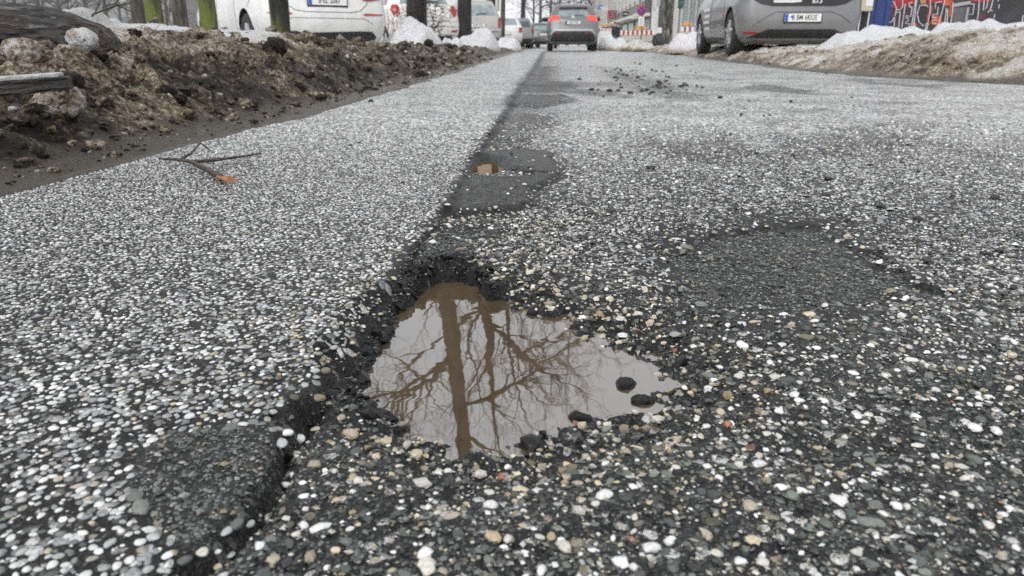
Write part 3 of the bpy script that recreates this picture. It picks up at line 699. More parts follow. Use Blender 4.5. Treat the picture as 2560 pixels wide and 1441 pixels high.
def bank(name, edge, side, ylo, yhi, ystep, cols_u, crest, slush_w, seed, label, coarse=1.0, back=None, clean_from=.95, tone=0.0, rise_w=.24, dmin=0.0):
    ey = np.array([a for a, b in edge]); ex = np.array([b for a, b in edge])
    ys = [ylo]
    while ys[-1] < yhi: ys.append(ys[-1] + max(ystep[0], ystep[1] * ys[-1]))
    ys = np.array(ys); us = cols_u
    U, Y = np.meshgrid(us, ys)
    E = np.interp(Y, ey, ex); E = E + .035 * fbm(Y * 3.1, Y * 0 + seed, 4, seed) * np.clip(Y / 2, .6, 2)
    X = E + side * U
    sw = slush_w(Y) * (1 + .45 * fbm(Y * 2.3, U * 2 + 5, 3, seed + 3))
    t = np.clip(U - sw, 0, None)
    cz = np.interp(Y, *zip(*crest)) * (1 + .10 * fbm(Y * 1.3, U * 1.5, 3, seed + 4))
    wd = rise_w
    rise = 1 - np.exp(-(t / wd) ** 1.35)
    z = cz * rise
    if back is not None: z = z + back(U, Y, rise)
    amp = smoothstep(0, .12, t)
    k = np.clip(1 - .018 * Y, .35, 1)
    ws = fbm(X * 5, Y * 5, 2, seed + 6) * .05
    L1 = lumps(X + ws, Y, .155 * coarse, seed + 11); L2 = lumps(X + ws, Y + ws, .072 * coarse, seed + 12); L3 = lumps(X, Y, .030 * coarse, seed + 13); L4 = lumps(X, Y, .014 * coarse, seed + 14)
    cf = clean_from if not callable(clean_from) else clean_from(Y)
    cl = smoothstep(cf, cf + .45, t + .25 * fbm(X * 2, Y * 2, 3, seed + 8))
    fine = 1 - .7 * cl
    z = z + amp * k * fine * (.074 * (L1 - .38) + .058 * (L2 - .34) + .034 * (L3 - .2) + .015 * L4 + .03 * fbm(X * 3, Y * 3, 4, seed + 20)) * (.5 + .5 * rise)
    z = z + .004 + .006 * np.clip(smoothstep(0, .05, U) * 1.0, 0, 1) + .011 * np.clip(fbm(X * 14, Y * 9, 4, seed + 30), 0, 1) * smoothstep(.02, .09, U) * (1 - amp)
    z = z * smoothstep(-.004, .02, U) - .012 * (1 - smoothstep(0, .012, U))
    dirt = .87 - .32 * L1 * rise + .34 * fbm(X * 4, Y * 4, 4, seed + 40) * 1.0 - .12 * L2 + tone
    dirt = np.maximum(dirt, dmin)
    dirt = dirt * (1 - cl) + cl * (.03 + .05 * np.clip(fbm(X * 3, Y * 3, 3, seed + 42), 0, 1))
    dirt = np.clip(dirt, 0, 1.2)
    sl = (1 - smoothstep(.0, .06, t + .05 * fbm(X * 9, Y * 9, 3, seed + 50)))
    V = np.stack([X.ravel(), Y.ravel(), z.ravel()], 1)
    F = grid_faces(len(us), len(ys))
    if side < 0: F = F[:, ::-1]
    o = np_mesh(name, V, F, M_SNOW, None, True, np.stack([dirt.ravel(), sl.ravel(), cl.ravel()], 1), 'dirt')
    tag(o, label, 'snow bank')
    tr = BVHTree.FromPolygons(V.tolist(), F.tolist())
    return o, tr

def ucols(step, grow, hi):
    u = [0.0]; s = step
    while u[-1] < hi: u.append(u[-1] + s); s *= grow
    return np.array(u)

def back_left(U, Y, rise):
    drop = smoothstep(1.5, 2.8, U) * .13
    return -drop * rise + .085 * smoothstep(.42, 1.2, U) * smoothstep(6, 5, Y) * smoothstep(2.2, 2.9, Y)
bankL, TL = bank('snow_bank', EL, -1, .85, 75, (.0085, .0068), ucols(.0085, 1.018, 5.2),
                 [(1, .155), (1.7, .15), (2.4, .175), (3.0, .205), (3.4, .21), (4.2, .215), (5.2, .205), (6.3, .190), (10, .175), (20, .15), (60, .10)],
                 lambda Y: np.interp(Y, [1, 1.6, 2.4, 4, 8, 60], [.15, .12, .14, .16, .12, .1]), 100,
                 'brown dirty snow bank ploughed up along the left road edge', back=back_left, clean_from=lambda Y: np.interp(Y, [1, 2.3, 2.8, 4.5, 6, 12], [1.2, 1.0, .36, .42, .8, 1.0]))
def back_right(U, Y, rise):
    return .10 * smoothstep(.5, 1.3, U) * smoothstep(9.5, 7.5, Y) - .05 * smoothstep(1.0, 2.5, U) * smoothstep(9, 12, Y)
bankR, TR = bank('snow_bank', ER, 1, 3.2, 75, (.016, .0062), ucols(.016, 1.026, 7.5),
                 [(3, .27), (5, .255), (6.2, .235), (7.5, .185), (9.5, .155), (12, .145), (16, .20), (24, .20), (60, .15)],
                 lambda Y: np.interp(Y, [3, 6, 10, 60], [.12, .10, .12, .2]), 300,
                 'pale tan dirty snow bank along the right road edge', coarse=1.25, back=back_right, clean_from=1.7, tone=-.36, rise_w=.32, dmin=.28)

def on_bank(x, y, tree=None):
    h = (tree or TL).ray_cast(Vector((x, y, 3)), Vector((0, 0, -1)))
    return h[0].z if h[0] is not None else 0.0

def rock_mesh(name, sub, seed, amp, freq, mat, squash=(1, 1, 1), flat=0.0, dirt=None):
    bm = bmesh.new(); bmesh.ops.create_icosphere(bm, subdivisions=sub, radius=1.0)
    V = np.array([v.co[:] for v in bm.verts]); F = np.array([[v.index for v in f.verts] for f in bm.faces]); bm.free()
    a = fbm(V[:, 0] * freq + V[:, 2] * freq * .7 + seed, V[:, 1] * freq - V[:, 2] * freq * .6, 4, seed)
    b_ = fbm(V[:, 0] * freq * 3 + V[:, 2] * 2.1 * freq, V[:, 1] * 3 * freq - V[:, 2] * 2.3 * freq + seed, 3, seed + 5)
    V = V * (1 + amp * a + amp * .4 * b_)[:, None] * np.array(squash)[None]
    if dirt is not None:
        c = np.clip(dirt + .35 * a, 0, 1.2)
        return np_mesh(name, V, F, mat, None, True, np.stack([c, 0 * c, 0 * c], 1), 'dirt')
    return np_mesh(name, V, F, mat, None, True)

# clumps that stand out on the bank: photograph spot, distance, half width, dirt, label
CL = [(690, 118, 3.55, .055, .95, 'dark round clump of frozen dirt on the crest below the fourth wooden stake'),
      (612, 100, 3.7, .022, .9, 'small dark ball of dirty snow near the white hatchback wheel'),
      (770, 100, 4.3, .055, .62, 'brown rounded snow clump below the left reflector of the white hatchback'),
      (812, 88, 4.6, .05, .75, 'dark jagged snow clump sticking up before the black bumper insert'),
      (895, 108, 4.9, .05, .7, 'flat brown snow clump under the right end of the black bumper insert'),
      (412, 232, 1.75, .024, 1.05, 'blackish round clump in the middle of the brown bank'),
      (447, 250, 1.65, .017, 1.1, 'smallest black clump beside a blackish round one on the bank'),
      (150, 258, 1.7, .056, .42, 'large smooth tan ice lump on the left bank'),
      (280, 225, 1.9, .03, .55, 'tan rounded ice lump right of the buried board'),
      (1010, 112, 7.2, .05, .7, 'pointed brown clump before the white snow heap'),
      (1072, 106, 8.2, .05, .85, 'dark upright clump on the bank before the small white hatchback'),
      (1110, 104, 9.2, .06, .8, 'broad dark clump below the bumper of the small white hatchback'),
      (60, 135, 1.95, .05, .45, 'pale speckled snow clump under the old log'),
      (175, 205, 1.7, .03, .9, 'dark snow clump at the end of the buried board')]
def on_sight(px, py):
    x1, z1 = far_pt(px, py, 5.0); o_ = Vector((0, 0, CAM_H)); h = TL.ray_cast(o_, (Vector((x1, 5.0, z1)) - o_).normalized())
    return h[0]
for i, (px, py, Y, hw, dirt, lab) in enumerate(CL):
    h = on_sight(px, py + 6)
    if h is not None and abs(h.y - Y) < 1.5: hw = hw * h.y / Y; Y = h.y
    X, Z = far_pt(px, py, Y)
    o = rock_mesh('snow_clump', 4, 400 + i * 7, .34, 1.7, M_SNOW, (1, 1, .78), dirt=dirt)
    o.location = (X, Y, max(min(Z, on_bank(X, Y) + hw * .35), on_bank(X, Y) - hw * .15)); o.scale = (hw, hw, hw); o.rotation_euler = (0, 0, i * 1.3)
    tag(o, lab, 'snow clump', 'frozen clumps lying on the snow banks')
# finer crumbs all over the banks
def bank_crumbs(tree, n, xr, yr, edge, side, size, mat, seed):
    rg = np.random.default_rng(seed); ey = np.array([a for a, b in edge]); ex = np.array([b for a, b in edge])
    P = []; 
    for _ in range(n):
        y = yr[0] * (yr[1] / yr[0]) ** rg.uniform(); u = rg.uniform(.03, 1.3) ** 1.0
        if tree is TL and u > .42 and 2.5 < y < 6.2 and rg.uniform() < .9: continue
        x = np.interp(y, ey, ex) + side * u
        h = tree.ray_cast(Vector((x, y, 3)), Vector((0, 0, -1)))[0]
        if h is None: continue
        s = size * rg.choice([.35, .6, 1, 1.7], p=[.45, .3, .18, .07]) * (.7 + .18 * y)
        if u < .14: s *= .5
        P.append((x, y, h.z, s, rg.uniform(0, 6.28), rg.uniform()))
    P = np.array(P); r = P[:, 3]
    T = [lump(rg, .34, 0) for _ in range(9)]
    c = np.clip(.70 + .6 * (P[:, 5] - .4) - .75 * (P[:, 5] > .94) + (tree is TR) * -.22, .05, 1.25)
    v_, f_, c_ = scatter(P[:, :3] + np.stack([0 * r, 0 * r, r * .25], 1), np.stack([r * 1.15, r * .95, r * .75], 1), P[:, 4], np.stack([c, 0 * c, 0 * c], 1), T, rg.uniform(-.5, .5, len(P)))
    return np_mesh('snow_crumbs', v_, f_, M_SNOW, None, False, c_, 'dirt')
o = bank_crumbs(TL, 3800, None, (1.0, 12), EL, -1, .0125, M_SNOW, 5); tag(o, 'crumbly frozen dirt and ice bits covering the left bank', 'snow crumbs', None, 'stuff')
o = bank_crumbs(TR, 700, None, (4, 20), ER, 1, .006, M_SNOW, 6); tag(o, 'crumbly frozen bits covering the right bank', 'snow crumbs', None, 'stuff')

# white heaps
def heap(px0, px1, ytop, Y, base, label, seed, depth=.9, dirt=.06, ridge=None):
    x0, _ = far_pt(px0, 100, Y); x1, _ = far_pt(px1, 100, Y); _, zt = far_pt((px0 + px1) / 2, ytop, Y)
    cx = (x0 + x1) / 2; hw = (x1 - x0) / 2 * 1.12
    n = 56
    a = np.linspace(-1, 1, n); A, B = np.meshgrid(a, a)
    s = np.clip(1 - (np.abs(A) ** 2.4 + np.abs(B) ** 2.2), 0, 1) ** .62
    if ridge is not None: s = s * np.interp(A, *zip(*ridge))
    x = A * hw; y = B * depth
    if ridge is None: s = s * (.78 + .5 * fbm(A * 1.6 + seed * 3.1, B * .8, 3, seed + 2)); s = s / max(.3, np.percentile(s, 99.5))
    z = s * (zt - base) * (1 + .10 * fbm(A * 2.2 + seed, B * 2.2, 4, seed)) + smoothstep(0, .3, s) * (.09 * fbm(x * 5 + seed, y * 5, 5, seed + 3) + .08 * (lumps(x, y, .20, seed) - .3) + .035 * lumps(x, y, .08, seed + 1)) * min(1, hw)
    c = np.clip(dirt + .35 * np.clip(fbm(A * 2.5, B * 2.5 + seed, 4, seed + 9), 0, 1) ** 1.5 + .4 * smoothstep(.35, .0, s) * (dirt > .03), 0, 1)
    o = np_mesh('snow_heap', np.stack([x.ravel(), y.ravel(), z.ravel() - .04], 1), grid_faces(n, n), M_SNOW, None, True, np.stack([c.ravel(), 0 * c.ravel(), 0 * c.ravel()], 1), 'dirt')
    o.location = (cx, Y, base); tag(o, label, 'snow heap', 'white snow heaps beside the road')
    return o
heap(962, 1105, 42, 11.4, .10, 'white snow heap at the foot of the first dark street tree', 1, 1.0)
heap(1148, 1245, 70, 17.5, .08, 'white snow heap behind the second dark street tree', 2, 1.2)
heap(1238, 1300, 92, 25, .05, 'low white snow heap beyond the silver estate car', 3, 1.6)
heap(1498, 1572, 86, 31, .05, 'white snow heap before the red arrow board', 4, 1.4)
heap(1560, 1690, 100, 27, .08, 'low greyish snow heap below the red and white barrier', 5, 1.2, .18)
heap(1676, 1768, 76, 18.5, .08, 'white snow heap with a dark hollow left of the grey hatchback', 6, 1.0)
heap(262, 345, 44, 8.6, .10, 'smooth white snow heap between old log and street lamp', 7, .8, .0)
heap(1100, 1160, 88, 13.5, .06, 'small white snow heap touching the small hatchback bumper', 8, .7)
# long ridge behind the right bank
o = heap(2070, 2760, 40, 9.2, .05, 'long white snow ridge in front of the graffiti wall', 9, 1.25, .015,
         [(-1, .4), (-.80, .98), (-.62, .92), (-.42, .82), (-.18, .64), (-.04, .90), (.10, .92), (.26, .74), (.40, .98), (.6, 1.0), (1, .8)])
o.rotation_euler = (0, 0, R(-14))
heap(118, 318, 4, 3.3, .15, 'yellowish white snow mound lying behind the old log', 10, .35, .16, [(-1, .3), (-.72, .7), (-.45, 1.0), (.1, .98), (.3, .7), (.65, .45), (1, .1)])
# block of ice snow before the log
X, Z = far_pt(203, 88, 2.18); o = rock_mesh('snow_block', 4, 777, .22, 1.5, M_SNOW, (1, .7, .72), dirt=.20); o.location = (X, 2.18, Z - .012); o.scale = (.046,) * 3
tag(o, 'pale block of snow leaning against the dark log', 'snow block')

# ---- old log lying on the bank
def wood_dark():
    m, nt, b = mat_new('weathered_bark'); L = nt.links
    tc = nt.nodes.new('ShaderNodeTexCoord'); mp = nt.nodes.new('ShaderNodeMapping'); mp.inputs['Scale'].default_value = (7, 42, 42)
    L.new(tc.outputs['Object'], mp.inputs['Vector'])
    n = nt.nodes.new('ShaderNodeTexNoise'); n.inputs['Scale'].default_value = 1.6; n.inputs['Detail'].default_value = 8; n.inputs['Distortion'].default_value = .8
    L.new(mp.outputs[0], n.inputs['Vector'])
    n2 = nt.nodes.new('ShaderNodeTexNoise'); n2.inputs['Scale'].default_value = 5; n2.inputs['Detail'].default_value = 4; L.new(tc.outputs['Object'], n2.inputs['Vector'])
    r = ramp(nt, [(.36, (.003, .0028, .0026)), (.48, (.014, .012, .011)), (.57, (.035, .032, .030)), (.70, (.15, .14, .133))]); L.new(n.outputs['Fac'], r.inputs[0])
    k = nt.nodes.new('ShaderNodeMapRange'); k.inputs['From Min'].default_value = .52; k.inputs['From Max'].default_value = .66; L.new(n2.outputs['Fac'], k.inputs['Value'])
    c = mix_col(nt, math_n(nt, 'MULTIPLY', k.outputs[0], .16), r.outputs[0], (.14, .06, .038))
    L.new(c, b.inputs['Base Color']); b.inputs['Roughness'].default_value = .6
    bp = nt.nodes.new('ShaderNodeBump'); bp.inputs['Strength'].default_value = 1; bp.inputs['Distance'].default_value = .03
    L.new(n.outputs['Fac'], bp.inputs['Height']); L.new(bp.outputs[0], b.inputs['Normal'])
    return m
M_BARK = wood_dark()
def log_mesh(name, path, rad, mat, seg=90, n=90, seed=1, flat=.75):
    """a weathered trunk piece along a path of points with one radius each"""
    path = np.array(path); t = np.linspace(0, 1, len(path)); T = np.linspace(0, 1, n)
    C = np.stack([np.interp(T, t, path[:, i]) for i in range(3)], 1); Rr = np.interp(T, t, rad)
    V = []
    for i in range(n):
        a = np.linspace(0, 2 * np.pi, seg, endpoint=False)
        q = Rr[i] * (1 + .16 * fbm(np.cos(a) * 1.5 + seed, np.sin(a) * 1.5 + T[i] * 3, 4, seed) + .16 * fbm(np.cos(a) * 9, np.sin(a) * 9 + T[i] * 3, 3, seed + 3))
        V.append(np.stack([C[i, 0] + 0 * a, C[i, 1] + q * np.cos(a), C[i, 2] + q * np.sin(a) * flat], 1))
    V = np.concatenate(V); F = []
    for i in range(n - 1):
        for j in range(seg):
            a, b = i * seg + j, i * seg + (j + 1) % seg; F.append((a, b, b + seg, a + seg))
    V = np.concatenate([V, C[[0, -1]]]); e = len(V)
    Ft = []
    for j in range(seg):
        Ft.append((e - 2, (j + 1) % seg, j, j)); Ft.append((e - 1, (n - 1) * seg + j, (n - 1) * seg + (j + 1) % seg, (n - 1) * seg + (j + 1) % seg))
    me = bpy.data.meshes.new(name); me.from_pydata(V.tolist(), [], [tuple(f) for f in F] + [tuple(dict.fromkeys(f)) for f in Ft])
    me.materials.append(mat)
    for p in me.polygons: p.use_smooth = True
    return link(bpy.data.objects.new(name, me))
Yl = 2.42
pts = [far_pt(px, py, Yl) for px, py in ((-180, 72), (20, 78), (120, 82), (210, 92), (268, 104), (300, 118), (320, 138))]
o = log_mesh('fallen_log', [(x, Yl + .05 * (i < 3) - .03 * i / 6, z - .01) for i, (x, z) in enumerate(pts)], [.135, .125, .108, .092, .075, .05, .014], M_BARK)
tag(o, 'dark weathered log with reddish torn top half buried in dirty snow', 'log')
# board sticking out of the bank, frosted on top
bx = [far_pt(-40, 205, 1.36), far_pt(168, 190, 1.42)]
b0 = Vector((bx[0][0], 1.36, bx[0][1])); b1 = Vector((bx[1][0], 1.42, bx[1][1])); mid = (b0 + b1) / 2
bd = empty('board', mid); bd.rotation_euler = (b1 - b0).to_track_quat('X', 'Z').to_euler(); tag(bd, 'rotten dark board with a frosted top sticking out of the left bank', 'board')
bm = bmesh.new(); add_box(bm, (0, .02, -.014), ((b1 - b0).length, .07, .026), None, .004); bm_obj('plank', bm, M_BARK, bd)
bm = bmesh.new(); add_box(bm, (-.01, .02, .003), ((b1 - b0).length * .97, .066, .008), None, .003); bm_obj('frost', bm, simple('frost', (.36, .36, .37), .6, noise=.25, scale=60, bump=.6), bd)

# ---- broken twig on the asphalt
M_TWIG = simple('twig_bark', (.045, .033, .027), .5, noise=.5, scale=120, bump=.5)
def tube(bm, pts, rad, seg=7):
    rings = []
    for i, p in enumerate(pts):
        p = Vector(p); a = Vector(pts[max(0, i - 1)]); c = Vector(pts[min(len(pts) - 1, i + 1)]); d = (c - a).normalized()
        q = d.to_track_quat('Z', 'Y'); rings.append([bm.verts.new(p + q @ Vector((rad[i] * math.cos(k * 6.2832 / seg), rad[i] * math.sin(k * 6.2832 / seg), 0))) for k in range(seg)])
    for i in range(len(rings) - 1):
        for k in range(seg): bm.faces.new((rings[i][k], rings[i][(k + 1) % seg], rings[i + 1][(k + 1) % seg], rings[i + 1][k]))
    bm.faces.new(rings[0][::-1]); bm.faces.new(rings[-1])
def gpt(px, py, h):
    x, y = ground_pt(px, py, h); return (x, y, h)
tw = empty('twig', (*ground_pt(500, 405), 0)); tag(tw, 'broken forked twig with orange splintered end lying on the asphalt', 'twig')
def local(pts): return [Vector(p) - tw.location for p in pts]
bm = bmesh.new()
tube(bm, local([gpt(556, 446, .008), gpt(520, 425, .009), gpt(478, 405, .010), gpt(440, 399, .012), gpt(398, 397, .016)]), [.0062, .0056, .0044, .0034, .0018])
tube(bm, local([gpt(478, 405, .010), gpt(540, 400, .012), gpt(600, 392, .014), gpt(655, 384, .014)]), [.0040, .0034, .0026, .0014])
tube(bm, local([gpt(450, 400, .012), gpt(478, 384, .022), gpt(500, 358, .034), gpt(512, 366, .03), gpt(525, 376, .02)]), [.0030, .0026, .0020, .0017, .0009], 6)
bm_obj('stem', bm, M_TWIG, tw, True)
bm = bmesh.new()
for k in range(9):
    a = random.uniform(-8, 8); tube(bm, local([gpt(548 + random.uniform(-6, 6), 442 + a * .4, .009), gpt(566 + random.uniform(-4, 6), 448 + a, .010), gpt(580 + random.uniform(-10, 16), 451 + a * 1.0, .007)]), [.0030, .0026, .0007], 5)
bm_obj('splinters', bm, simple('torn_wood', (.30, .115, .045), .55, noise=.4, scale=90), tw)

M_WETSTONE = simple('wet_dark_stone', (.02, .021, .021), .22, noise=.6, scale=160, bump=.8)
for px, py, rr, lab in ((1566, 962, .0085, 'black wet stone standing alone in the puddle on its right side'), (1584, 884, .0045, 'tiny dark stone at the upper right shore of the puddle'), (1450, 1046, .0075, 'dark stone half sunk in the puddle near its lower shore'),
                        (1606, 1004, .008, 'tan edged wet stone at the right shore of the puddle'), (1340, 782, .010, 'flat dark stone awash at the upper shore of the puddle'), (1230, 748, .007, 'dark wet stone awash below the black ledge')):
    x_, y_ = ground_pt(px, py, WZ); o = rock_mesh('wet_stone', 3, int(px), .38, 1.8, M_WETSTONE); o.location = (x_, y_, WZ); o.scale = (rr * 1.2, rr * .9, rr * .55); o.rotation_euler = (0, 0, random.uniform(0, 6)); tag(o, lab, 'stone')
# ------------------------------------------------------------------ cars
def paint(name, col, rough=.28, metal=0.0, dirt=.1):
    m = simple(name, col, rough, metal, .5, noise=dirt, scale=2.5, coat=.6); nt = m.node_tree; b = nt.nodes['Principled BSDF']; L = nt.links
    # salt and road film, thickest low on the body
    src = b.inputs['Base Color'].links[0].from_socket
    tc = nt.nodes.new('ShaderNodeTexCoord'); sx = nt.nodes.new('ShaderNodeSeparateXYZ'); L.new(tc.outputs['Object'], sx.inputs[0])
    n = nt.nodes.new('ShaderNodeTexNoise'); n.inputs['Scale'].default_value = 6; n.inputs['Detail'].default_value = 8; L.new(tc.outputs['Object'], n.inputs['Vector'])
    h = nt.nodes.new('ShaderNodeMapRange'); L.new(math_n(nt, 'ADD', sx.outputs['Z'], math_n(nt, 'MULTIPLY', n.outputs['Fac'], .9)), h.inputs['Value'])
    h.inputs['From Min'].default_value = .60; h.inputs['From Max'].default_value = 1.35; h.inputs['To Min'].default_value = .55; h.inputs['To Max'].default_value = .06
    L.new(mix_col(nt, h.outputs[0], src, (.25, .235, .21)), b.inputs['Base Color'])
    L.new(math_n(nt, 'ADD', math_n(nt, 'MULTIPLY', h.outputs[0], .5), rough), b.inputs['Roughness'])
    return m
M_WHITE = paint('white_paint', (.74, .74, .73)); M_WHITE2 = paint('ivory_white_paint', (.70, .68, .64), .35); M_SILVER = paint('silver_paint', (.42, .41, .39), .32, .35)
M_GREY = paint('grey_paint', (.145, .153, .168), .28, .15); M_DGREY = paint('mid_grey_paint', (.15, .153, .16), .3, .3); M_GREEN = paint('greyish_green_paint', (.16, .185, .17), .35)
M_DARK = paint('anthracite_paint', (.045, .048, .055), .3)
M_BLACK = simple('black_plastic', (.012, .012, .013), .5, noise=.3, scale=12); M_TYRE = simple('tyre_rubber', (.016, .016, .017), .75, noise=.4, scale=30)
M_GLASS = simple('dark_glass', (.035, .045, .05), .06, 0, .9); M_GLASSL = simple('frosted_glass', (.24, .29, .30), .25, 0, .6, noise=.25, scale=5)
M_RIM = simple('alloy', (.50, .51, .53), .35, .6); M_RED = simple('red_lens', (.30, .012, .015), .2, 0, .6, noise=.2, scale=8); M_REDLIT = simple('lit_brake_lens', (.75, .05, .04), .25, emit=(1, .045, .03), estr=.75)
M_PLATE = simple('plate_white', (.72, .72, .70), .4); M_BLUE = simple('plate_blue', (.02, .08, .42), .4); M_INK = simple('ink_black', (.015, .015, .016), .5)
M_CHROME = simple('chrome', (.62, .63, .65), .18, .9); M_SEAM = simple('panel_gap', (.05, .05, .05), .6); M_SILVERTRIM = simple('silver_trim', (.42, .43, .45), .35, .3)
M_PRINT = simple('white_print', (.68, .68, .68), .5)

def text_obj(name, txt, size, mat, parent=None, loc=(0, 0, 0), rot=(R(90), 0, 0), bold=0.0, sx=1.0, depth=.0006):
    cu = bpy.data.curves.new(name, 'FONT'); cu.body = txt; cu.size = size; cu.align_x = 'CENTER'; cu.align_y = 'CENTER'; cu.offset = bold; cu.extrude = depth; cu.resolution_u = 2
    t = bpy.data.objects.new(name, cu); COL.objects.link(t)
    dg = bpy.context.evaluated_depsgraph_get(); me = bpy.data.meshes.new_from_object(t.evaluated_get(dg)); bpy.data.objects.remove(t); bpy.data.curves.remove(cu)
    me.name = name; me.materials.clear(); me.materials.append(mat)
    o = link(bpy.data.objects.new(name, me), parent); o.location = loc; o.rotation_euler = rot; o.scale = (sx, 1, 1)
    return o

def rrect(yr, yf, w, rr, rf, bulge=.045):
    """one horizontal slice of a car body, counter-clockwise seen from above, starting at the rear left"""
    P = []
    rr = min(rr, w * .8); rf = min(rf, w * .8)
    for i in range(9):
        s = -1 + 2 * i / 8; P.append((s * (w - rr), yr - bulge * (1 - s * s)))
    for i in range(1, 7):
        a = -math.pi / 2 + math.pi / 2 * i / 7; P.append((w - rr + rr * math.cos(a), yr + rr + rr * math.sin(a)))
    for i in range(19):
        s = i / 18; P.append((w + .012 * math.sin(math.pi * s), yr + rr + (yf - rf - yr - rr) * s))
    for i in range(1, 7):
        a = math.pi / 2 * i / 7; P.append((w - rf + rf * math.cos(a), yf - rf + rf * math.sin(a)))
    for i in range(9):
        s = 1 - 2 * i / 8; P.append((s * (w - rf), yf + bulge * (1 - s * s)))
    for i in range(1, 7):
        a = math.pi / 2 + math.pi / 2 * i / 7; P.append((-w + rf + rf * math.cos(a), yf - rf + rf * math.sin(a)))
    for i in range(19):
        s = 1 - i / 18; P.append((-w - .012 * math.sin(math.pi * s), yr + rr + (yf - rf - yr - rr) * s))
    for i in range(1, 7):
        a = math.pi + math.pi / 2 * i / 7; P.append((-w + rr + rr * math.cos(a), yr + rr + rr * math.sin(a)))
    return P

HATCH = [(.20, .20, -.25, .80), (.27, .07, -.08, .90), (.36, .02, -.02, .955), (.50, .0, .0, .99), (.62, .01, -.01, 1.0), (.72, .04, -.06, 1.0), (.82, .07, -.22, .99), (.90, .09, -.60, .975),
         (.96, .11, -.98, .95), (1.02, .14, -1.20, .915), (1.12, .21, -1.42, .865), (1.22, .28, -1.64, .815), (1.32, .35, -1.88, .765), (1.39, .41, -2.12, .715), (1.43, .50, -2.4, .64), (1.45, .74, -2.7, .50)]

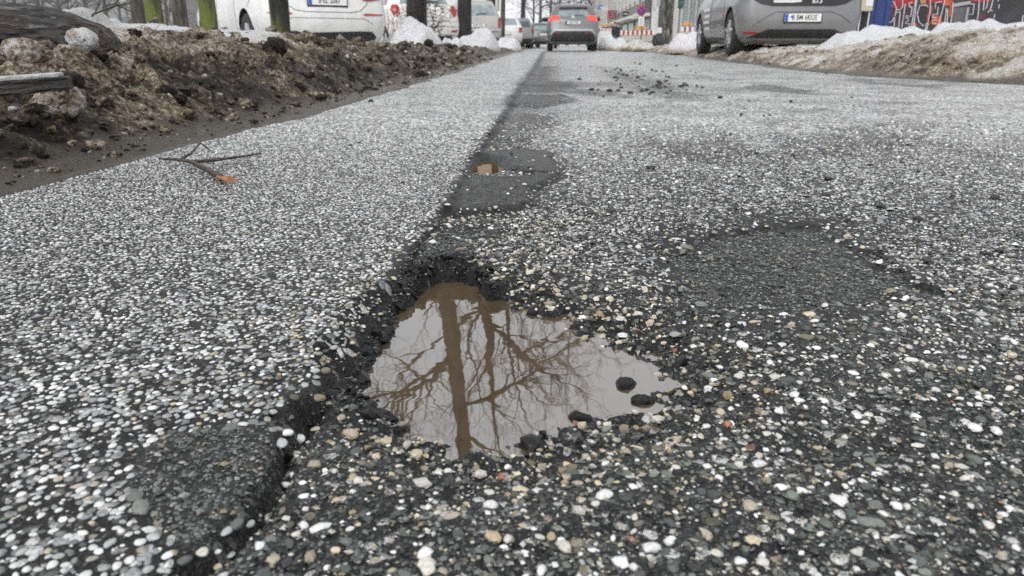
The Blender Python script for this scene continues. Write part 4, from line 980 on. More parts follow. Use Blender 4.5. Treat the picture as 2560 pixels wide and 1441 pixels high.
class Car:
    def __init__(s, name, label, loc, rz, L, W, H, mat, prof=HATCH, rr=.22, wr=.32, wb=(.78, .86), cat='car', group=None, ref=1.45):
        s.root = empty(name, loc, rz); tag(s.root, label, cat, group); s.L, s.W, s.H = L, W, H
        k = H / ref; s.k = k; w = W / 2
        sl = [(z * k, yr, L + yf, w * f) for z, yr, yf, f in prof]
        V = []; n = None
        for i, (z, yr, yf, ww) in enumerate(sl):
            P = rrect(yr, yf, ww, rr * (1 if z < .9 * k else .8), .45); n = len(P); V += [(x, y, z) for x, y in P]
        F = []
        for i in range(len(sl) - 1):
            for j in range(n): a, b = i * n + j, i * n + (j + 1) % n; F.append((a, b, b + n, a + n))
        F.append(tuple(range(n))[::-1]); F.append(tuple((len(sl) - 1) * n + j for j in range(n)))
        s.bvh = BVHTree.FromPolygons(V, F)
        me = bpy.data.meshes.new('body'); me.from_pydata(V, [], F); me.materials.append(mat); me.materials.append(M_BLACK)
        body = link(bpy.data.objects.new('body', me), None)
        ya, yb = wb[0], L - wb[1]; s.wy = (ya, yb); s.wr = wr
        bm = bmesh.new()
        for y in (ya, yb):
            for sg in (-1, 1): add_cyl(bm, (sg * (w - .27), y, wr), (sg * (w + .1), y, wr), wr + .055, None, 36)
        for f in bm.faces: f.material_index = 1
        cut = bm_obj('cutter', bm, [mat, M_BLACK])
        md = body.modifiers.new('arches', 'BOOLEAN'); md.object = cut; md.operation = 'DIFFERENCE'; md.solver = 'EXACT'
        dg = bpy.context.evaluated_depsgraph_get(); m2 = bpy.data.meshes.new_from_object(body.evaluated_get(dg))
        body.modifiers.clear(); body.data = m2; m2.name = 'body'; bpy.data.objects.remove(cut)
        for p in m2.polygons: p.use_smooth = True
        m2.set_sharp_from_angle(angle=R(38))
        body.parent = s.root; s.body = body

    def hit(s, axis, u, v):
        if axis == 'rear': o, d = Vector((u, -3, v)), Vector((0, 1, 0))
        elif axis == 'left': o, d = Vector((-3, u, v)), Vector((1, 0, 0))
        else: o, d = Vector((3, u, v)), Vector((-1, 0, 0))
        h = s.bvh.ray_cast(o, d)
        if h[0] is None: h = s.bvh.find_nearest(o + d * 2.6)
        return h[0], d

    def patch(s, name, axis, poly, mat, off=.004, res=.06, thick=.004, parent=None):
        """a panel of given outline laid onto the body as a thin raised piece"""
        bm = bmesh.new()
        mk = (lambda u, v: (u, 0, v)) if axis == 'rear' else (lambda u, v: (0, u, v))
        f = bm.faces.new([bm.verts.new(mk(u, v)) for u, v in poly]); bmesh.ops.triangulate(bm, faces=[f])
        us = [p[0] for p in poly]; vs2 = [p[1] for p in poly]
        nu = Vector((1, 0, 0)) if axis == 'rear' else Vector((0, 1, 0))
        u = min(us) + res
        while u < max(us): bmesh.ops.bisect_plane(bm, geom=bm.verts[:] + bm.edges[:] + bm.faces[:], plane_co=nu * u, plane_no=nu, dist=1e-5); u += res
        v = min(vs2) + res
        while v < max(vs2): bmesh.ops.bisect_plane(bm, geom=bm.verts[:] + bm.edges[:] + bm.faces[:], plane_co=Vector((0, 0, v)), plane_no=Vector((0, 0, 1)), dist=1e-5); v += res
        for q in bm.verts:
            p, d = s.hit(axis, q.co.x if axis == 'rear' else q.co.y, q.co.z); q.co = p - d * off
        nrm = -s.hit(axis, us[0], vs2[0])[1]
        bm.normal_update()
        if sum((f.normal.dot(nrm) for f in bm.faces)) < 0: bmesh.ops.reverse_faces(bm, faces=bm.faces[:])
        r = bmesh.ops.extrude_face_region(bm, geom=bm.faces[:])
        top = [e for e in r['geom'] if isinstance(e, bmesh.types.BMVert)]
        bmesh.ops.translate(bm, verts=top, vec=nrm * thick)
        # the faces first built stay as the back, drop them a little into the body
        back = [q for q in bm.verts if q not in set(top)]
        bmesh.ops.translate(bm, verts=back, vec=-nrm * (off + .004))
        bmesh.ops.recalc_face_normals(bm, faces=bm.faces[:])
        return bm_obj(name, bm, mat, parent or s.root, False)

    def line(s, name, axis, pts, w, mat=None, off=.0015, thick=.0015):
        """a narrow strip (panel gap, crease, trim) along a polyline"""
        L_ = [Vector(p) for p in pts]; a = []; b = []
        for i, p in enumerate(L_):
            d = (L_[min(i + 1, len(L_) - 1)] - L_[max(0, i - 1)]).normalized(); nn = Vector((-d.y, d.x)) * w / 2; a.append(p + nn); b.append(p - nn)
        return s.patch(name, axis, [(q.x, q.y) for q in a] + [(q.x, q.y) for q in b[::-1]], mat or M_SEAM, off, .08, thick)

    def wheels(s, spokes=5, double=True, faces=('left', 'right')):
        w = s.W / 2; tw = .20; r = s.wr
        prof = [(.62 * r, -.5), (.70 * r, -.52), (.93 * r, -.5), (.985 * r, -.42), (r, -.25), (r, .25), (.985 * r, .42), (.93 * r, .5), (.70 * r, .52), (.62 * r, .5)]
        bm = bmesh.new(); n = 32; rg = []
        for q, x in prof: rg.append([bm.verts.new((x * tw, q * math.cos(6.2832 * i / n), q * math.sin(6.2832 * i / n))) for i in range(n)])
        for a, b in zip(rg, rg[1:] + rg[:1]):
            for i in range(n): bm.faces.new((a[i], a[(i + 1) % n], b[(i + 1) % n], b[i]))
        bmesh.ops.recalc_face_normals(bm, faces=bm.faces[:])
        tyre = bm_obj('wheel', bm, M_TYRE, None, True, True)
        bm = bmesh.new(); rr_ = .66 * r; rg = []
        for q, x in ((rr_, .49), (rr_ * .93, .47), (rr_ * .88, .2), (rr_ * .86, -.3)): rg.append([bm.verts.new((x * tw, q * math.cos(6.2832 * i / n), q * math.sin(6.2832 * i / n))) for i in range(n)])
        for a, b in zip(rg, rg[1:]):
            for i in range(n): bm.faces.new((a[i], a[(i + 1) % n], b[(i + 1) % n], b[i]))
        for k in range(spokes):
            for dlt in ((-.16, .16) if double else (0,)):
                a = 6.2832 * k / spokes + .3
                p0 = Vector((.40 * tw, .12 * r * math.cos(a + dlt * 2), .12 * r * math.sin(a + dlt * 2))); p1 = Vector((.44 * tw, rr_ * .9 * math.cos(a + dlt), rr_ * .9 * math.sin(a + dlt)))
                d = p1 - p0; rot = d.to_track_quat('Y', 'X').to_matrix()
                add_box(bm, (p0 + p1) / 2, (.07 if not double else .032, d.length, .03) if False else (.03, d.length, .075 if not double else .03), rot)
        add_cyl(bm, (.30 * tw, 0, 0), (.46 * tw, 0, 0), .17 * r, .14 * r, 16)
        bmesh.ops.recalc_face_normals(bm, faces=bm.faces[:])
        rim = bm_obj('rim', bm, M_RIM, None, False, True)
        bm = bmesh.new(); add_cyl(bm, (-.2 * tw, 0, 0), (-.1 * tw, 0, 0), rr_ * .9, None, 24); disc = bm_obj('brake_disc', bm, M_BLACK, None, False, True)
        for y in s.wy:
            for sg in (-1, 1):
                o = link(bpy.data.objects.new('wheel', tyre), s.root); o.location = (sg * (w - tw / 2 - .012), y, r); o.rotation_euler = (0, 0, 0 if sg > 0 else math.pi)
                link(bpy.data.objects.new('rim', rim), o); link(bpy.data.objects.new('brake_disc', disc), o)

    def plate(s, x, z, txt=None, w=.52, h=.11, frame=True, blue=True, seal=False):
        p, d = s.hit('rear', x, z); y = min(s.hit('rear', x - w / 2, z)[0].y, s.hit('rear', x + w / 2, z)[0].y, p.y, s.hit('rear', x, z - h / 2)[0].y) - .012
        bm = bmesh.new(); add_box(bm, (x, y, z), (w, .01, h), None, .003); pl = bm_obj('number_plate', bm, M_PLATE, s.root)
        if frame:
            bm = bmesh.new(); add_box(bm, (x, y + .009, z - .008), (w + .03, .012, h + .03), None, .004); bm_obj('plate_holder', bm, M_BLACK, pl)
        if blue: bm = bmesh.new(); add_box(bm, (x - w / 2 + .024, y - .0056, z), (.044, .002, h - .006)); bm_obj('country_strip', bm, M_BLUE, pl)
        if txt: text_obj('lettering', txt, h * .92, M_INK, pl, (x + .022, y - .0058, z), sx=.72, bold=.0012)
        if seal:
            bm = bmesh.new(); add_cyl(bm, (x - w * .31, y - .0052, z + .012), (x - w * .31, y - .0075, z + .012), .018, None, 14); bm_obj('seal', bm, M_BLUE, pl)
        return pl

def mirror(pts): return [(-u, v) for u, v in pts][::-1]

# -- white hatchback parked at an angle, its rear towards the road
Y0 = 10.0; x0, _ = far_pt(826, 100, Y0)
c = Car('parked_car', 'big white hatchback parked askew behind the wooden stakes', (x0, Y0, .0), R(36), 4.32, 1.77, 1.42, M_WHITE)
c.wheels(5, True)
c.patch('rear_window', 'rear', [(-.56, 1.02), (.56, 1.02), (.50, 1.30), (-.50, 1.30)], M_GLASS)
lt = [(.50, .80), (.62, .79), (.80, .82), (.82, .93), (.70, .95), (.52, .91)]
c.patch('tail_light', 'rear', lt, M_RED, .008, .06, .012); c.patch('tail_light', 'rear', mirror(lt), M_RED, .008, .06, .012)
c.line('tailgate_gap', 'rear', [(-.62, .92), (-.56, .74), (-.44, .655), (-.3, .635), (.3, .635), (.44, .655), (.56, .74), (.62, .92)], .008)
c.plate(0.0, .775, 'B·EL 2067')
rf = [(.48, .612), (.50, .600), (.78, .606), (.80, .622), (.52, .628)]
c.patch('reflector', 'rear', rf, M_RED); c.patch('reflector', 'rear', mirror(rf), M_RED)
c.line('bumper_crease', 'rear', [(-.62, .49), (-.50, .56), (.50, .56), (.62, .49)], .006)
c.patch('bumper_insert', 'rear', [(-.66, .245), (.66, .245), (.67, .33), (.60, .395), (.44, .40), (.38, .375), (-.38, .375), (-.44, .40), (-.60, .395), (-.67, .33)], M_BLACK)
for ax in ('left', 'right'):
    c.patch('side_window', ax, [(.62, 1.0), (1.0, .975), (2.55, .965), (2.9, .985), (2.2, 1.28), (1.2, 1.31), (.85, 1.24)], M_GLASS)
    c.line('door_gap', ax, [(1.30, .98), (1.22, .62), (1.28, .32)], .008); c.line('door_gap', ax, [(2.3, .97), (2.28, .32)], .008); c.line('sill_gap', ax, [(1.28, .315), (3.3, .315)], .008)
    c.line('bumper_gap', ax, [(.36, .84), (.60, .70)], .006)
    c.patch('door_handle', ax, [(1.38, .86), (1.60, .86), (1.60, .89), (1.38, .89)], M_WHITE, .012, .2, .02)

# -- grey electric hatchback on the right
EV = [(.17, .22, -.25, .80), (.23, .09, -.08, .90), (.33, .03, -.02, .955), (.46, .0, .0, .985), (.60, .005, -.01, 1.0), (.74, .03, -.06, 1.0), (.86, .05, -.18, .99), (.96, .08, -.45, .975),
      (1.04, .11, -.78, .95), (1.10, .14, -.98, .92), (1.20, .20, -1.22, .87), (1.30, .25, -1.46, .82), (1.41, .30, -1.72, .765), (1.48, .34, -2.0, .715), (1.53, .42, -2.3, .64), (1.56, .66, -2.7, .50)]
Y0 = 11.5; x0, _ = far_pt(1999, 100, Y0)
c = Car('parked_car', 'grey electric hatchback parked behind the tan bank on the right', (x0, Y0, .06), R(-1.5), 4.26, 1.81, 1.56, M_GREY, EV, .24, .34, (.72, .82), ref=1.56)
c.wheels(5, False)
c.patch('tailgate_panel', 'rear', [(-.60, .735), (-.44, .705), (.44, .705), (.60, .735), (.72, .80), (.76, .92), (.70, 1.08), (-.70, 1.08), (-.76, .92), (-.72, .80)], simple('gloss_black', (.008, .008, .009), .12))
c.patch('rear_window', 'rear', [(-.62, 1.10), (.62, 1.10), (.55, 1.40), (-.55, 1.40)], M_GLASS)
lt = [(.52, .84), (.80, .86), (.84, .98), (.56, .97)]
c.patch('tail_light', 'rear', lt, M_RED, .012, .06, .012); c.patch('tail_light', 'rear', mirror(lt), M_RED, .012, .06, .012)
pn = s_ = c.hit('rear', 0, .765)[0]
text_obj('model_badge', 'ID.3', .085, M_PRINT, c.root, (.18, c.hit('rear', .18, .765)[0].y - .016, .772), bold=.002)
bm = bmesh.new(); add_box(bm, (-.24, c.hit('rear', -.24, .765)[0].y - .012, .772), (.40, .004, .038), None, .001); bm_obj('sticker', bm, M_PRINT, c.root)
c.plate(-.005, .545, 'B BM 6832E', seal=True)
c.line('plate_crease', 'rear', [(-.70, .43), (-.52, .56), (-.38, .625), (.40, .625), (.56, .57), (.72, .46)], .012, simple('shade_gap', (.06, .063, .07), .5))
rf = [(.60, .335), (.62, .322), (.86, .328), (.87, .352), (.64, .35)]
c.patch('reflector', 'rear', rf, M_RED); c.patch('reflector', 'rear', mirror(rf), M_RED)
c.patch('diffuser', 'rear', [(-.86, .215), (.86, .215), (.66, .30), (.48, .385), (-.48, .385), (-.66, .30)], M_BLACK)
c.line('diffuser_lip', 'rear', [(-.5, .262), (.5, .262)], .012, simple('lip_grey', (.07, .07, .075), .4))
for ax in ('left', 'right'):
    c.patch('side_window', ax, [(.6, 1.06), (2.9, 1.06), (2.35, 1.36), (1.1, 1.42), (.75, 1.34)], M_GLASS)
    c.line('door_gap', ax, [(1.2, 1.05), (1.16, .7), (1.24, .3)], .008); c.line('door_gap', ax, [(2.28, 1.05), (2.26, .3)], .008)
    c.patch('sill', ax, [(1.12, .20), (3.06, .20), (3.06, .30), (1.12, .27)], M_BLACK)
    for k in range(4):
        c.patch('door_print', ax, [(2.42, .74 - k * .105), (2.98 - .1 * (k % 2), .74 - k * .105), (2.98 - .1 * (k % 2), .785 - k * .105), (2.42, .785 - k * .105)], M_PRINT, .002, .2, .0015)

def trims(c, z_win=(1.06, 1.34), w_win=(.60, .52), light=((.52, .86), (.80, .84), (.84, 1.02), (.60, 1.0)), lm=M_RED, plate=None, txt=None, reflz=None, insert=None, wiper=True, glass=M_GLASS, badge=None, bump=None):
    c.patch('rear_window', 'rear', [(-w_win[0], z_win[0]), (w_win[0], z_win[0]), (w_win[1], z_win[1]), (-w_win[1], z_win[1])], glass)
    c.patch('tail_light', 'rear', light, lm, .008, .06, .014); c.patch('tail_light', 'rear', mirror(light), lm, .008, .06, .014)
    if plate: c.plate(0, plate, txt)
    if reflz:
        rf = [(.58, reflz - .02), (.74, reflz - .02), (.76, reflz + .03), (.60, reflz + .02)]
        c.patch('reflector', 'rear', rf, M_RED); c.patch('reflector', 'rear', mirror(rf), M_RED)
    if insert: c.patch('bumper_insert', 'rear', insert, M_BLACK)
    if wiper: c.line('wiper', 'rear', [(-.02, z_win[0] + .02), (.12, z_win[0] + .05), (.34, z_win[0] + .045)], .025, M_BLACK, .014, .012)
    if badge:
        p, _ = c.hit('rear', 0, badge); bm = bmesh.new(); add_cyl(bm, (0, p.y - .012, badge), (0, p.y + .01, badge), .055, None, 20); bm_obj('badge', bm, M_CHROME, c.root)
    if bump: c.line('bumper_gap', 'rear', [(-.8, bump + .02), (-.5, bump), (.5, bump), (.8, bump + .02)], .012)
    for ax in ('left', 'right'):
        c.patch('side_window', ax, [(.66, z_win[0]), (c.L * .66, z_win[0] - .03), (c.L * .55, z_win[1] - .02), (1.1, z_win[1]), (.82, z_win[1] - .05)], M_GLASS, .004, .12)
    c.wheels(5, False)

# -- small white hatchback
Y0 = 17.4; x0, _ = far_pt(1068, 100, Y0)
c = Car('parked_car', 'small dusty white hatchback behind the first dark street tree', (x0, Y0, .02), R(24), 3.67, 1.68, 1.50, M_WHITE2, HATCH, .24, .29, (.62, .68))
trims(c, (1.09, 1.36), (.56, .48), ((.66, .80), (.74, .84), (.80, 1.0), (.78, 1.07), (.62, 1.06), (.60, .98)), M_RED, None, None, .50, [(-.62, .26), (.62, .26), (.60, .40), (-.60, .40)], True, M_GLASSL, .99)
c.plate(0, .455, 'B KR 418', frame=True)
c.line('tailgate_gap', 'rear', [(-.64, 1.0), (-.58, .78), (-.52, .72), (.52, .72), (.58, .78), (.64, 1.0)], .010); c.line('bumper_crease', 'rear', [(-.78, .60), (.78, .60)], .010)
# -- silver estate
Y0 = 25; x0, _ = far_pt(1194, 100, Y0)
c = Car('parked_car', 'silver estate car with snow on its roof behind the second street tree', (x0, Y0, .02), R(17), 4.3, 1.72, 1.62, M_SILVER, HATCH, .16, .30, (.75, .8))
trims(c, (1.12, 1.44), (.64, .56), ((.70, .74), (.80, .74), (.82, 1.04), (.72, 1.04)), M_RED, .80, 'B MT 2914', None, [(-.70, .24), (.70, .24), (.72, .42), (-.72, .42)], True, M_GLASSL, 1.0, .60)
c.line('bumper_top', 'rear', [(-.80, .66), (.80, .66)], .06, M_SILVERTRIM, .01, .02)
M_ROOFSNOW = simple('roof_snow', (.80, .81, .83), .7, noise=.06, scale=4, bump=.3)
def roof_snow(c, h=.06):
    bm = bmesh.new(); add_box(bm, (0, c.L * .5 - .35, c.H + h / 2 - .012), (c.W * .62, c.L * .36, h), None, h * .42); bm_obj('snow_cap', bm, M_ROOFSNOW, c.root, True)
roof_snow(c)
# -- white car further on, then a greenish suv, small dark ones
Y0 = 34; x0, _ = far_pt(1262, 100, Y0)
c = Car('parked_car', 'white parked car with thick roof snow beyond the silver estate', (x0, Y0, .0), R(12), 4.3, 1.72, 1.50, M_WHITE, HATCH, .2, .30)
trims(c, (1.05, 1.34), (.6, .52), ((.64, .74), (.80, .74), (.82, .95), (.66, .95)), M_RED, .70, None, None, None, False, M_GLASSL); roof_snow(c, .16)
Y0 = 43; x0, _ = far_pt(1296, 100, Y0)
c = Car('parked_car', 'greyish green off-roader parked far along the left side', (x0, Y0, .0), R(6), 4.4, 1.80, 1.66, M_GREEN, HATCH, .15, .34)
trims(c, (1.15, 1.46), (.66, .6), ((.72, .84), (.84, .84), (.86, 1.1), (.74, 1.1)), M_RED, .74, None, None, [(-.8, .26), (.8, .26), (.82, .55), (-.82, .55)], False)
Y0 = 55; x0, _ = far_pt(1321, 100, Y0)
c = Car('parked_car', 'small dark car with a lit red lamp far along the left side', (x0, Y0, .0), R(3), 4.2, 1.74, 1.48, M_DARK, HATCH, .2, .31)
trims(c, (1.05, 1.32), (.6, .52), ((.60, .78), (.80, .78), (.82, .92), (.64, .92)), M_REDLIT, .70, None, None, None, False)
# -- dark car driving ahead of the suv
Y0 = 47; x0, _ = far_pt(1357, 100, Y0)
c = Car('dark_car', 'dark car driving ahead of the grey crossover', (x0, Y0, .0), R(0), 4.5, 1.82, 1.50, M_DARK, HATCH, .2, .33)
trims(c, (1.05, 1.34), (.62, .54), ((.60, .88), (.80, .88), (.82, 1.0), (.64, 1.0)), M_RED, .80, None, None, [(-.6, .26), (.6, .26), (.6, .42), (-.6, .42)], False, M_GLASSL)
# -- grey crossover with its brake lights on
Y0 = 27; x0, _ = far_pt(1432, 100, Y0)
c = Car('driving_car', 'grey crossover driving away with its brake lights lit', (x0, Y0, .0), R(0), 4.4, 1.82, 1.60, M_DGREY, HATCH, .22, .345, (.80, .9), ref=1.45)
trims(c, (1.16, 1.42), (.56, .46), ((.48, 1.09), (.56, 1.04), (.86, 1.02), (.87, 1.10), (.82, 1.19), (.52, 1.185)), M_REDLIT, .955, 'B SU 1729', None,
      [(-.74, .27), (.74, .27), (.78, .40), (.70, .60), (.58, .66), (-.58, .66), (-.70, .60), (-.78, .40)], True, M_GLASSL, 1.135)
for ax in ('left', 'right'):
    c.patch('wheel_arch_trim', ax, [(.25, .30), (.36, .30), (.42, .62), (.6, .80), (1.0, .80), (1.18, .62), (1.24, .30), (1.36, .30), (1.3, .66), (1.06, .88), (.54, .88), (.32, .68)], M_BLACK, .006, .1)
c.line('bumper_trim', 'rear', [(-.82, .54), (-.66, .715), (.66, .715), (.82, .54)], .05, M_SILVERTRIM, .012, .012)
c.patch('spoiler', 'rear', [(-.50, 1.43), (.50, 1.43), (.46, 1.485), (-.46, 1.485)], M_BLACK, .03, .1, .05)
c.line('lamp_strip', 'rear', [(-.42, .60), (-.58, .605)], .03, M_RED, .012, .01); c.line('lamp_strip', 'rear', [(.42, .60), (.58, .605)], .03, M_RED, .012, .01)
for sg in (-1, 1):
    o = rock_mesh('wing_mirror', 3, 3, .02, 1, M_BLACK, (.13, .07, .085)); o.parent = c.root; o.location = (sg * 1.0, 2.75, 1.14)
# ------------------------------------------------------------------ trees
def bark_material(name, a, b_, moss=0.0, mosscol=(.10, .13, .02), scale=9):
    m, nt, b = mat_new(name); L = nt.links
    tc = nt.nodes.new('ShaderNodeTexCoord'); mp = nt.nodes.new('ShaderNodeMapping'); mp.inputs['Scale'].default_value = (1, 1, .28)
    L.new(tc.outputs['Object'], mp.inputs['Vector'])
    n = nt.nodes.new('ShaderNodeTexNoise'); n.inputs['Scale'].default_value = scale; n.inputs['Detail'].default_value = 7; n.inputs['Roughness'].default_value = .65
    L.new(mp.outputs[0], n.inputs['Vector'])
    r = ramp(nt, [(.36, tuple(q * .25 for q in a)), (.47, a), (.62, b_)]); L.new(n.outputs['Fac'], r.inputs[0])
    c = r.outputs[0]
    if moss:
        n2 = nt.nodes.new('ShaderNodeTexNoise'); n2.inputs['Scale'].default_value = scale * .55; n2.inputs['Detail'].default_value = 5; L.new(mp.outputs[0], n2.inputs['Vector'])
        geo = nt.nodes.new('ShaderNodeSeparateXYZ'); L.new(tc.outputs['Normal'], geo.inputs[0])
        k = nt.nodes.new('ShaderNodeMapRange'); L.new(math_n(nt, 'SUBTRACT', n2.outputs['Fac'], math_n(nt, 'MULTIPLY', geo.outputs['X'], .16)), k.inputs['Value'])
        k.inputs['From Min'].default_value = .62 - .3 * moss; k.inputs['From Max'].default_value = .72 - .3 * moss
        c = mix_col(nt, math_n(nt, 'MULTIPLY', k.outputs[0], .85), c, mix_col(nt, n.outputs['Fac'], tuple(q * .35 for q in mosscol), tuple(q * 1.5 for q in mosscol)))
    L.new(c, b.inputs['Base Color']); b.inputs['Roughness'].default_value = .75
    bp = nt.nodes.new('ShaderNodeBump'); bp.inputs['Strength'].default_value = .9; bp.inputs['Distance'].default_value = .025
    L.new(n.outputs['Fac'], bp.inputs['Height']); L.new(bp.outputs[0], b.inputs['Normal'])
    return m
M_TRUNK = bark_material('dark_wet_bark', (.016, .014, .013), (.035, .031, .028)); M_TRUNK2 = bark_material('brown_bark', (.05, .042, .033), (.105, .09, .072), .25)
M_TRUNK3 = bark_material('grey_lichen_bark', (.05, .046, .04), (.24, .22, .18), .0); M_FARTREE = simple('far_bark', (.085, .08, .078), .8)
M_BRANCH = simple('branch_bark', (.030, .026, .023), .7)

def tubes_mesh(name, polys, mat, parent=None):
    V = []; F = []; off = 0
    for pts, rad in polys:
        P = np.array(pts, float); rr = np.array(rad, float); n = len(P)
        s = 10 if rr[0] > .06 else 6 if rr[0] > .02 else 4 if rr[0] > .009 else 3
        T = np.gradient(P, axis=0); T /= np.linalg.norm(T, axis=1)[:, None] + 1e-9
        ref = np.where(np.abs(T[:, 2:3]) > .9, np.array([[1., 0, 0]]), np.array([[0, 0, 1.]]))
        A = np.cross(T, ref); A /= np.linalg.norm(A, axis=1)[:, None] + 1e-9; B = np.cross(T, A)
        a = np.arange(s) * 2 * np.pi / s
        ring = P[:, None] + rr[:, None, None] * (A[:, None] * np.cos(a)[None, :, None] + B[:, None] * np.sin(a)[None, :, None])
        V.append(ring.reshape(-1, 3))
        i = np.arange(n - 1)[:, None] * s; j = np.arange(s)[None]; k = (j + 1) % s
        F.append(np.stack([i + j, i + k, i + s + k, i + s + j], -1).reshape(-1, 4)[:, ::-1] + off); off += n * s
    return np_mesh(name, np.concatenate(V), np.concatenate(F), mat, parent, True)

def grow(p, d, L, r, lvl, out, rg, up=.05, wob=.22, kids=(5, 4, 4, 3), spread=(.55, 1.0), n=6, rmin=.0035):
    pts = [p]; rad = [r]; d = d / np.linalg.norm(d); q = p
    for i in range(n):
        d = d + rg.normal(0, wob, 3) * (.5 if lvl > 2 else 1) + np.array([0, 0, up]); d /= np.linalg.norm(d)
        q = q + d * L / n; pts.append(q); rad.append(max(rmin, r * (1 - .72 * (i + 1) / n)))
    out.append((pts, rad))
    if lvl <= 0: return
    m = kids[min(len(kids) - 1, 4 - lvl)]
    for k in range(m):
        t = .22 + .78 * (k + rg.uniform(.2, .9)) / m; i = min(n - 1, int(t * n)); f = t * n - i
        b = pts[i] * (1 - f) + pts[i + 1] * f if i < n else pts[-1]
        dd = pts[i + 1] - pts[i]; dd = dd / np.linalg.norm(dd)
        ax = rg.normal(0, 1, 3); ax -= dd * ax.dot(dd); ax /= np.linalg.norm(ax)
        a = rg.uniform(*spread); nd = dd * math.cos(a) + ax * math.sin(a)
        grow(b, nd, L * rg.uniform(.48, .70), rad[i] * rg.uniform(.45, .68), lvl - 1, out, rg, up, wob, kids, spread, max(4, n - 1), rmin)

def mir_pt(px, py, Y):
    """point at distance Y whose mirror image in the puddle is seen at the photograph spot"""
    x, z = far_pt(px, py, Y); return np.array([x, Y, 2 * WZ - z])

def tree(label, path, rad, seed, limbs=(), auto=8, lvl=3, lmat=None, tmat=None, flare=1.5, z0=4.0, blen=3.2, kids=(5, 4, 4, 3), group='bare street trees along the road', cat='tree', rmin=.0035, name='street_tree'):
    rg = np.random.default_rng(seed); path = np.array(path, float); base = path[0]
    root = empty(name, tuple(base)); tag(root, label, cat, group)
    n = 30; t = np.linspace(0, 1, len(path)); T = np.linspace(0, 1, n)
    P = np.stack([np.interp(T, t, path[:, i]) for i in range(3)], 1); P[1:-1] = (P[:-2] + 2 * P[1:-1] + P[2:]) / 4
    rr = np.interp(T, t, rad); zz = P[:, 2] - base[2]
    P[:, 0] += .05 * rr.mean() / .15 * fbm(zz * .8, zz * 0 + seed, 3, seed); rr = rr * (1 + (flare - 1) * np.exp(-zz / .35)) * (1 + .06 * fbm(zz * 3, zz * 0 + seed, 3, seed))
    tubes_mesh('trunk', [((P - base).tolist(), rr.tolist())], tmat or M_TRUNK, root)
    out = []
    for pts, r0, r1 in limbs:
        pts = np.array(pts, float); m = 12; a = np.linspace(0, 1, len(pts)); b = np.linspace(0, 1, m)
        Q = np.stack([np.interp(b, a, pts[:, i]) for i in range(3)], 1); Q[1:-1] = (Q[:-2] + 2 * Q[1:-1] + Q[2:]) / 4; Q[1:-1] += rg.normal(0, .04, (m - 2, 3))
        out.append((Q.tolist(), np.linspace(r0, r1, m).tolist()))
        for k in range(2, m):
            for _ in range(2):
                dd = Q[k] - Q[k - 1]; dd /= np.linalg.norm(dd); ax = rg.normal(0, 1, 3); ax -= dd * ax.dot(dd); ax /= np.linalg.norm(ax); w = rg.uniform(.6, 1.2)
                grow(Q[k], dd * math.cos(w) + ax * math.sin(w), rg.uniform(.7, 1.7), (r0 + (r1 - r0) * k / m) * .42, 2, out, rg, .05, .24, (4, 4, 3), n=6, rmin=rmin)
    zt = path[-1][2]
    for k in range(auto):
        z = z0 + (zt - z0) * (k + rg.uniform(0, .8)) / auto; i = int(np.argmin(np.abs(P[:, 2] - z))); a = rg.uniform(0, 6.28)
        grow(P[i], np.array([math.cos(a), math.sin(a), rg.uniform(.25, .8)]), blen * rg.uniform(.7, 1.15) * (1 - .35 * k / auto), rr[i] * rg.uniform(.34, .5), lvl, out, rg, .05, .2, kids, rmin=rmin)
    grow(P[-1], P[-1] - P[-2], blen * .8, rr[-1], lvl, out, rg, .06, .18, kids, rmin=rmin)
    tubes_mesh('crown', [((np.array(p) - base).tolist(), r) for p, r in out], lmat or M_BRANCH, root)
    return root

Y1 = 14.4; x0, _ = far_pt(1040, 60, Y1)
m = lambda px, py, Y=Y1: mir_pt(px, py, Y)
tree('dark leaning street tree with ivy at its foot before the small white hatchback', [(x0, Y1, 0), (x0 + .12, Y1, 2.6), m(1120, 775), m(1133, 880), m(1150, 1000), m(1160, 1120), m(1163, 1260)], [.19, .185, .185, .165, .155, .14, .10], 11,
     [([m(1118, 902), m(1098, 935), m(1060, 966), m(1010, 985), m(930, 1000), m(840, 1035)], .085, .03),
      ([m(1165, 1014), m(1215, 1000), m(1275, 975), m(1312, 948), m(1338, 922), m(1390, 880, 14.0), m(1470, 850, 13.8)], .075, .018),
      ([m(1010, 985), m(985, 1010), m(975, 1045)], .04, .015)], auto=5, z0=6.2, blen=2.6, lvl=3)
Y2 = 20.; x0, _ = far_pt(1159, 60, Y2); m2_ = lambda px, py: mir_pt(px, py, Y2)
tree('second dark street tree leaning over the silver estate car', [(x0, Y2, 0), (x0 + .1, Y2, 3), m2_(1208, 770), m2_(1226, 840), m2_(1222, 900), m2_(1230, 960), m2_(1236, 1040)], [.19, .18, .16, .135, .10, .08, .05], 12,
     [([m2_(1222, 800), m2_(1262, 850), m2_(1300, 885), m2_(1335, 915), m2_(1400, 950), m2_(1470, 985)], .10, .025),
      ([m2_(1218, 775), m2_(1180, 800), m2_(1160, 860), m2_(1195, 930), m2_(1202, 1000)], .06, .02),
      ([m2_(1300, 885), m2_(1360, 860), m2_(1420, 835), m2_(1450, 815)], .06, .02)], auto=7, z0=6, blen=3.4, lvl=3)
